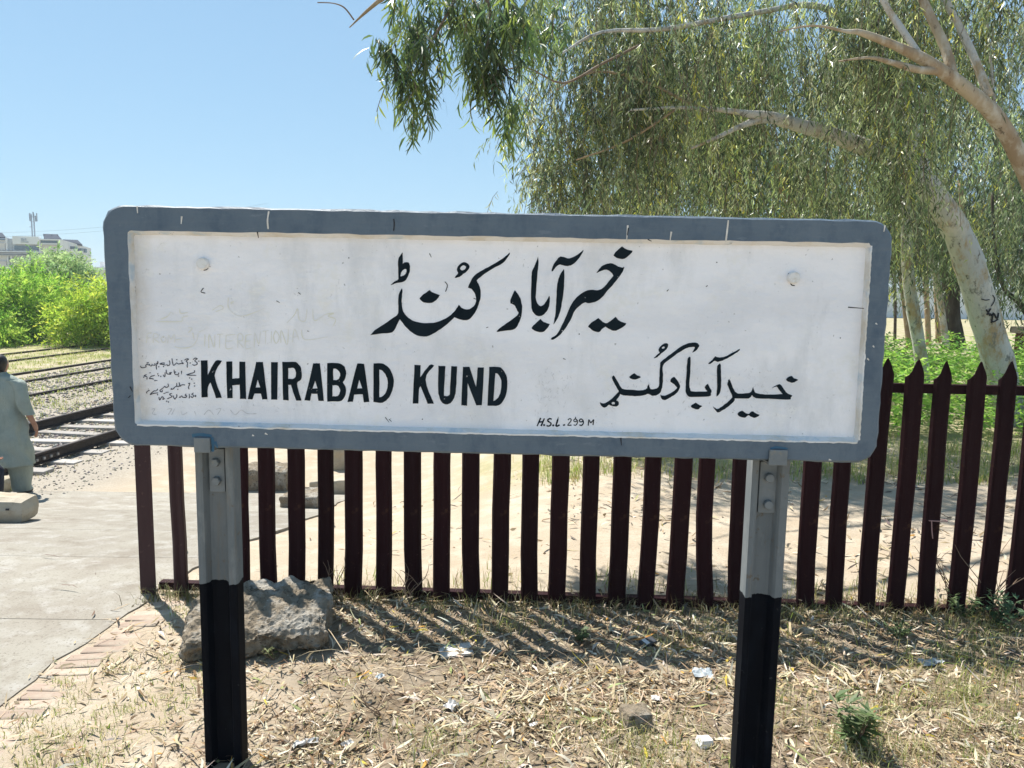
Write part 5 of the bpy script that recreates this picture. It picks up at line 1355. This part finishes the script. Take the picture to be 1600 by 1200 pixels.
def slab(name, pts, Y, m, th=.5):
    P = [at(*zb(x, y), Y + dy) - c0 for x, y, dy in pts]
    V = P + [p + Vector((0, 0, -th)) for p in P]
    k = len(P)
    F = [tuple(range(k)), tuple(range(k, 2 * k))[::-1]] + [(i, i + k, (i + 1) % k + k, (i + 1) % k) for i in range(k)]
    return link(name, mesh(name, V, F, M[m]), bl)
slab('roof_canopy', [(620, 418, 8), (828, 424, 8), (882, 490, 1), (648, 486, 1)], YB, 'slate', .3)
slab('roof_canopy', [(-200, 398, 8), (30, 402, 8), (82, 462, 1), (-200, 462, 1)], YB, 'slate', .3)
slab('roof_canopy', [(905, 498, 20), (1120, 506, 26), (1188, 572, 22), (960, 520, 12)], YB, 'slate', .4)
for x, y0, y1 in ((630, 425, 500), (740, 424, 500), (826, 428, 500), (876, 486, 505)): bz('canopy_post', x, y0, x + 6, y1, 'slate', -5, .2)
# windows in the receding side wall
for (x0, y0, x1, y1, dy) in ((1000, 598, 1090, 640, 26), (1100, 625, 1170, 665, 30), (1195, 630, 1228, 690, 34)):
    f = (x0 / 9.2294 - 96) / 46; Ys = YB + 39 * max(0, min(1, f)) - 1.2
    bx_px('window', *zb(x0, y0), *zb(x1, y1), Ys, .8, 'glass_dark', bl)
Yn = 220; c1 = at(155, 440, Yn); c1.z = -.9
hs = empty('low_house', c1, 0, 'low flat tan house right of the modern building', 'house')
bx_px('wall', 140, 421, 235, 452, Yn, 12, 'plaster_tan', hs); bx_px('roof', 138, 417, 237, 421.4, Yn, 13, 'plaster', hs, .4); bx_px('water_tank', 156, 409, 161, 417.2, Yn, 1.2, 'plaster_grey', hs, -4)
# telecom mast on the roof
Ym = 165; c2 = at(51, 374, Ym)
ms = empty('telecom_mast', c2, 0, 'twin steel telecom mast with antennas standing above the building roof', 'mast')
for x in (49.2, 53): bx_px('pole', x - .7, 334, x + .7, 376, Ym, .25, 'mast_steel', ms)
for x, y0, y1 in ((45.8, 333, 345), (56.8, 333, 346), (47.6, 338, 346), (54.8, 337, 346), (51.2, 331, 340)): bx_px('antenna', x - .7, y0, x + .7, y1, Ym, .3, 'mast_steel', ms, .5)
bx_px('cross_arm', 45.4, 338.6, 57.2, 339.6, Ym, .15, 'mast_steel', ms, .2); bx_px('cross_arm', 45.4, 354, 50, 355, Ym, .2, 'mast_steel', ms, .2); bx_px('cross_arm', 48, 346, 54.2, 346.8, Ym, .15, 'mast_steel', ms, .2)
for k, (ya, yb) in enumerate(((360, 341), (366, 347))):
    a, b = at(-60, ya + 4, 120), at(420, yb - 24, 120)
    pts = [a.lerp(b, t) + Vector((0, 0, -1.2 * 4 * t * (1 - t))) for t in np.linspace(0, 1, 24)]
    V, F = tube_geo([p - a for p in pts], .017, 4)
    o = link('overhead_cable', mesh('overhead_cable', V, F, M['mast_steel']), None, a)
    tag(o, ('upper' if k == 0 else 'lower') + ' of two thin cables crossing the sky beside the mast', 'cable')
# pale boundary wall far behind the trees
a = at(1340, 470, 62); b = at(1900, 480, 62)
bm = bmesh.new(); box_bm(bm, ((a.x + b.x) / 2, 62, 1.15), (b.x - a.x, .25, 2.5))
tag(link('boundary_wall', bmesh_mesh('boundary_wall', bm, M['plaster'])), 'long pale boundary wall far behind the tree trunks', 'wall')
p = at(1604, 525, 20); p.z = float(zg(p.x, p.y))
bp = empty('brick_pier', p, .2, 'dark rusty red pier with a pinkish cap at the right edge behind the trees', 'pier')
box('shaft', (0, 0, .42), (.36, .36, .95), M['rust_cloth'], bp, 0, .02); box('cap', (0, 0, .985), (.56, .5, .17), M['brick'], bp, 0, .02)

# ------------------------------------------------------------------ people
def skin_body(name, joints, edges, m, parent, sub=2, root=0):
    me = bpy.data.meshes.new(name); names = list(joints)
    me.from_pydata([joints[k][:3] for k in names], [(names.index(a), names.index(b)) for a, b in edges], [])
    o = link(name, me)
    md = o.modifiers.new('skin', 'SKIN'); md.use_smooth_shade = True
    ly = me.skin_vertices[0].data
    for i, k in enumerate(names):
        r = joints[k][3]; ly[i].radius = r if isinstance(r, tuple) else (r, r)
        ly[i].use_root = i == root
    s = o.modifiers.new('sub', 'SUBSURF'); s.levels = sub; s.render_levels = sub
    bpy.context.view_layer.update()
    ev = o.evaluated_get(bpy.context.evaluated_depsgraph_get())
    nm = bpy.data.meshes.new_from_object(ev)
    o.modifiers.clear(); o.data = nm
    nm.materials.clear(); nm.materials.append(m)
    nm.polygons.foreach_set('use_smooth', [True] * len(nm.polygons))
    o.parent = parent
    return o
def loft(name, rings, m, parent, n=28, wr=.0, seed=0, cap=True, freq=5):
    """rings: centre x, y, z, half width, half depth"""
    R = smooth_line(rings, 4); V = []
    for i, (cx, cy, cz, a, b) in enumerate(R):
        for k in range(n):
            t = 2 * PI * k / n
            w = 1 + wr * math.sin(freq * t + seed + cz * 6 + 1.5 * math.sin(cz * 9 + seed)) * (.3 + .7 * i / len(R)) + wr * .5 * math.sin(2 * t + cz * 23)
            V.append((cx + a * w * math.cos(t), cy + b * w * math.sin(t), cz))
    F = [(i * n + k, i * n + (k + 1) % n, (i + 1) * n + (k + 1) % n, (i + 1) * n + k) for i in range(len(R) - 1) for k in range(n)]
    if cap: F += [tuple(range(n))[::-1], tuple(range((len(R) - 1) * n, len(R) * n))]
    me = mesh(name, V, F, m, True)
    bm = bmesh.new(); bm.from_mesh(me); bmesh.ops.recalc_face_normals(bm, faces=bm.faces); bm.to_mesh(me); bm.free()
    return link(name, me, parent)
def hand(J, E, wrist, d, side, pre):
    """five bent fingers rooted in the palm"""
    w = Vector(J[wrist][:3]); d = Vector(d).normalized(); s = Vector(side).normalized(); f = d.cross(s)
    palm = w + d * .05
    J[pre + 'palm'] = (*palm, (.030, .017)); E.append((wrist, pre + 'palm'))
    for i, (off, ln) in enumerate(((-.026, .068), (-.009, .078), (.009, .074), (.025, .058))):
        b = palm + s * off + d * .035; c = b + d * ln * .5 + f * .010; e = c + d * ln * .45 + f * .022
        for nm, q, r in (('a', b, .0095), ('b', c, .0085), ('c', e, .0065)): J[f'{pre}f{i}{nm}'] = (*q, r)
        E += [(pre + 'palm', f'{pre}f{i}a'), (f'{pre}f{i}a', f'{pre}f{i}b'), (f'{pre}f{i}b', f'{pre}f{i}c')]
    b = palm - s * .032 - d * .01; c = b - s * .018 + d * .03 + f * .012; e = c + d * .03 + f * .010
    for nm, q, r in (('a', b, .012), ('b', c, .010), ('c', e, .0075)): J[f'{pre}t{nm}'] = (*q, r)
    E += [(pre + 'palm', pre + 'ta'), (pre + 'ta', pre + 'tb'), (pre + 'tb', pre + 'tc')]

pm = at(12, 776, 8.8); gz = float(zg(pm.x, pm.y))
man = empty('person', (pm.x, 8.8, gz), .0, 'man seen from behind in a pale sage green long tunic and loose trousers', 'person')
top_z = at(4, 554, 8.8).z - gz
sc_ = top_z / 1.70
J = {'pelvis': (0, 0, .93, (.12, .09)), 'waist': (0, .0, 1.08, (.115, .085)), 'chest': (0, .01, 1.27, (.135, .095)), 'collar': (0, 0, 1.41, (.060, .055)), 'neck': (0, .015, 1.475, (.054, .054)), 'jaw': (0, .03, 1.53, (.066, .07)), 'head': (0, .028, 1.60, (.078, .092)), 'crown': (0, .022, 1.655, (.058, .072)),
     'nose': (0, .128, 1.575, .012)}
E = [('pelvis', 'waist'), ('waist', 'chest'), ('chest', 'collar'), ('collar', 'neck'), ('neck', 'jaw'), ('jaw', 'head'), ('head', 'crown'), ('head', 'nose')]
for s, k in ((1, 'r'), (-1, 'l')):
    J[k + 'sh'] = (s * .175, 0, 1.375, .040); J[k + 'el'] = (s * .275, -.03, 1.12, .042); J[k + 'fo'] = (s * .325, -.005, .98, .036); J[k + 'wr'] = (s * .355, .03, .87, .027)
    E += [('collar', k + 'sh'), (k + 'sh', k + 'el'), (k + 'el', k + 'fo'), (k + 'fo', k + 'wr')]
    hand(J, E, k + 'wr', (s * .18, .12, -1), (.25 * s, -1, 0), k)
    yo = .10 * s
    J[k + 'hip'] = (s * .09, 0, .88, .085); J[k + 'kn'] = (s * .10, yo * .8 + .02, .50, .058); J[k + 'an'] = (s * .10, yo, .09, .040); J[k + 'toe'] = (s * .115, yo + .16, .035, (.042, .026))
    E += [('pelvis', k + 'hip'), (k + 'hip', k + 'kn'), (k + 'kn', k + 'an'), (k + 'an', k + 'toe')]
    J[k + 'ear'] = (s * .084, .015, 1.585, (.012, .018)); E += [('head', k + 'ear')]
body = skin_body('body', J, E, M['skin'], man)
hc = [(0, .010, 1.49, .050, .045), (0, .008, 1.53, .074, .070), (0, .004, 1.58, .090, .092), (0, .008, 1.63, .088, .098), (0, .012, 1.675, .066, .078), (0, .014, 1.70, .028, .034), (0, .014, 1.706, .004, .004)]
hr = loft('hair', hc, M['hair'], man, 24, .03, 1)
hr.location.y = -.022
loft('tunic', [(0, .012, 1.495, .066, .066), (0, .008, 1.47, .09, .08), (0, .0, 1.435, .165, .10), (0, 0, 1.39, .215, .105), (0, 0, 1.33, .235, .125), (0, 0, 1.2, .232, .138), (0, 0, 1.05, .232, .142), (.005, 0, .88, .262, .165), (.01, -.005, .68, .285, .18), (.02, -.005, .50, .30, .19), (.03, 0, .385, .302, .195)], M['sage_cloth'], man, 56, .075, 2, True, 7)
for s in (1, -1):
    loft('sleeve', [(s * .15, 0, 1.405, .085, .085), (s * .215, 0, 1.36, .078, .08), (s * .25, -.015, 1.25, .074, .078), (s * .278, -.03, 1.13, .070, .074), (s * .30, -.02, 1.05, .068, .07), (s * .318, -.01, 1.01, .064, .066), (s * .322, -.008, .995, .067, .069)], M['sage_cloth'], man, 24, .07, s)
    yo = .10 * s
    loft('trouser_leg', [(s * .10, 0, .84, .13, .14), (s * .11, yo * .5, .60, .145, .15), (s * .115, yo * .8, .40, .14, .14), (s * .115, yo, .24, .118, .12), (s * .11, yo, .10, .10, .11), (s * .11, yo + .02, .045, .095, .12)], M['sage_cloth'], man, 24, .045, 3 + s, True, 6)
    sd = loft('sandal', [(s * .115, yo + .05, .002, .05, .135), (s * .115, yo + .05, .022, .052, .138), (s * .115, yo + .05, .03, .048, .13)], M['dark_sandal'], man, 18)
man.scale = (sc_, sc_, sc_)

# someone sitting at the very edge, only knee, hand and foot in view
ps = at(-52, 772, 7.35)
seat = empty('person', (ps.x, 7.35, float(zg(ps.x, 7.35))), 0, 'person in dark clothes sitting at the left edge, mostly out of view', 'person')
J = {'pelvis': (-.25, .1, .30, (.12, .10)), 'waist': (-.25, .08, .44, (.11, .09)), 'chest': (-.22, .06, .62, (.125, .09)), 'collar': (-.2, .04, .76, (.07, .06)), 'neck': (-.19, .03, .82, .045), 'head': (-.17, .02, .93, (.072, .085)), 'crown': (-.17, .02, .99, (.055, .065)), 'nose': (-.08, .0, .915, .011)}
E = [('pelvis', 'waist'), ('waist', 'chest'), ('chest', 'collar'), ('collar', 'neck'), ('neck', 'head'), ('head', 'crown'), ('head', 'nose')]
for s, k in ((1, 'r'), (-1, 'l')):
    J[k + 'sh'] = (-.2, .04 + s * .16, .74, .05); J[k + 'el'] = (.02, .0 + s * .15, .60, .04); J[k + 'wr'] = (.17, .02 + s * .07, .555, .026)
    E += [('collar', k + 'sh'), (k + 'sh', k + 'el'), (k + 'el', k + 'wr')]
    hand(J, E, k + 'wr', (1, -.1 * s, -.35), (0, 1, 0), k)
    J[k + 'hip'] = (-.2, .1 + s * .09, .30, .08); J[k + 'kn'] = (.17, .05 + s * .12, .42, .056); J[k + 'an'] = (.17, .03 + s * .12, .10, .038); J[k + 'toe'] = (.31, .0 + s * .12, .05, (.036, .024))
    E += [('pelvis', k + 'hip'), (k + 'hip', k + 'kn'), (k + 'kn', k + 'an'), (k + 'an', k + 'toe')]
skin_body('body', J, E, M['skin'], seat)
loft('shirt', [(-.20, .035, .81, .06, .06), (-.2, .04, .78, .10, .15), (-.215, .05, .68, .125, .19), (-.235, .07, .5, .13, .175), (-.25, .1, .34, .16, .19), (-.24, .1, .24, .17, .2)], M['navy_cloth'], seat, 24, .03)
loft('hair', [(-.195, .02, .86, .06, .06), (-.185, .02, .92, .082, .084), (-.178, .02, .98, .078, .08), (-.175, .02, 1.03, .04, .045), (-.175, .02, 1.04, .003, .003)], M['hair'], seat, 18)
for s in (1, -1):
    V, F = tube_geo([(-.22, .04 + s * .13, .75), (-.1, .02 + s * .17, .68), (.02, s * .15, .60), (.12, .02 + s * .09, .568)], [.068, .064, .058, .05], 14)
    link('sleeve', mesh('sleeve', V, F, M['navy_cloth'], True), seat)
    V, F = tube_geo([(-.22, .1 + s * .08, .30), (0, .07 + s * .11, .38), (.15, .05 + s * .12, .425), (.185, .045 + s * .12, .38), (.18, .04 + s * .12, .26), (.175, .03 + s * .12, .13)], [.10, .092, .08, .078, .075, .07], 14)
    link('trouser_leg', mesh('trouser_leg', V, F, M['navy_cloth'], True), seat)
    loft('sandal', [(.27, s * .12, .0, .13, .045), (.27, s * .12, .022, .132, .047), (.27, s * .12, .03, .125, .043)], M['sandal'], seat, 16)

# ------------------------------------------------------------------ dry season haze
hz = bpy.data.materials.new('haze'); hz.use_nodes = True
hn = hz.node_tree; hn.nodes.clear()
ho = hn.nodes.new('ShaderNodeOutputMaterial'); hv = hn.nodes.new('ShaderNodeVolumePrincipled')
hv.inputs['Color'].default_value = (.86, .92, 1, 1); hv.inputs['Density'].default_value = HAZE
hn.links.new(hv.outputs[0], ho.inputs['Volume'])
bm = bmesh.new(); box_bm(bm, (0, 570, 14.0), (1410, 1280, 32.0))
tag(link('haze', bmesh_mesh('haze', bm, hz)), kind='stuff')
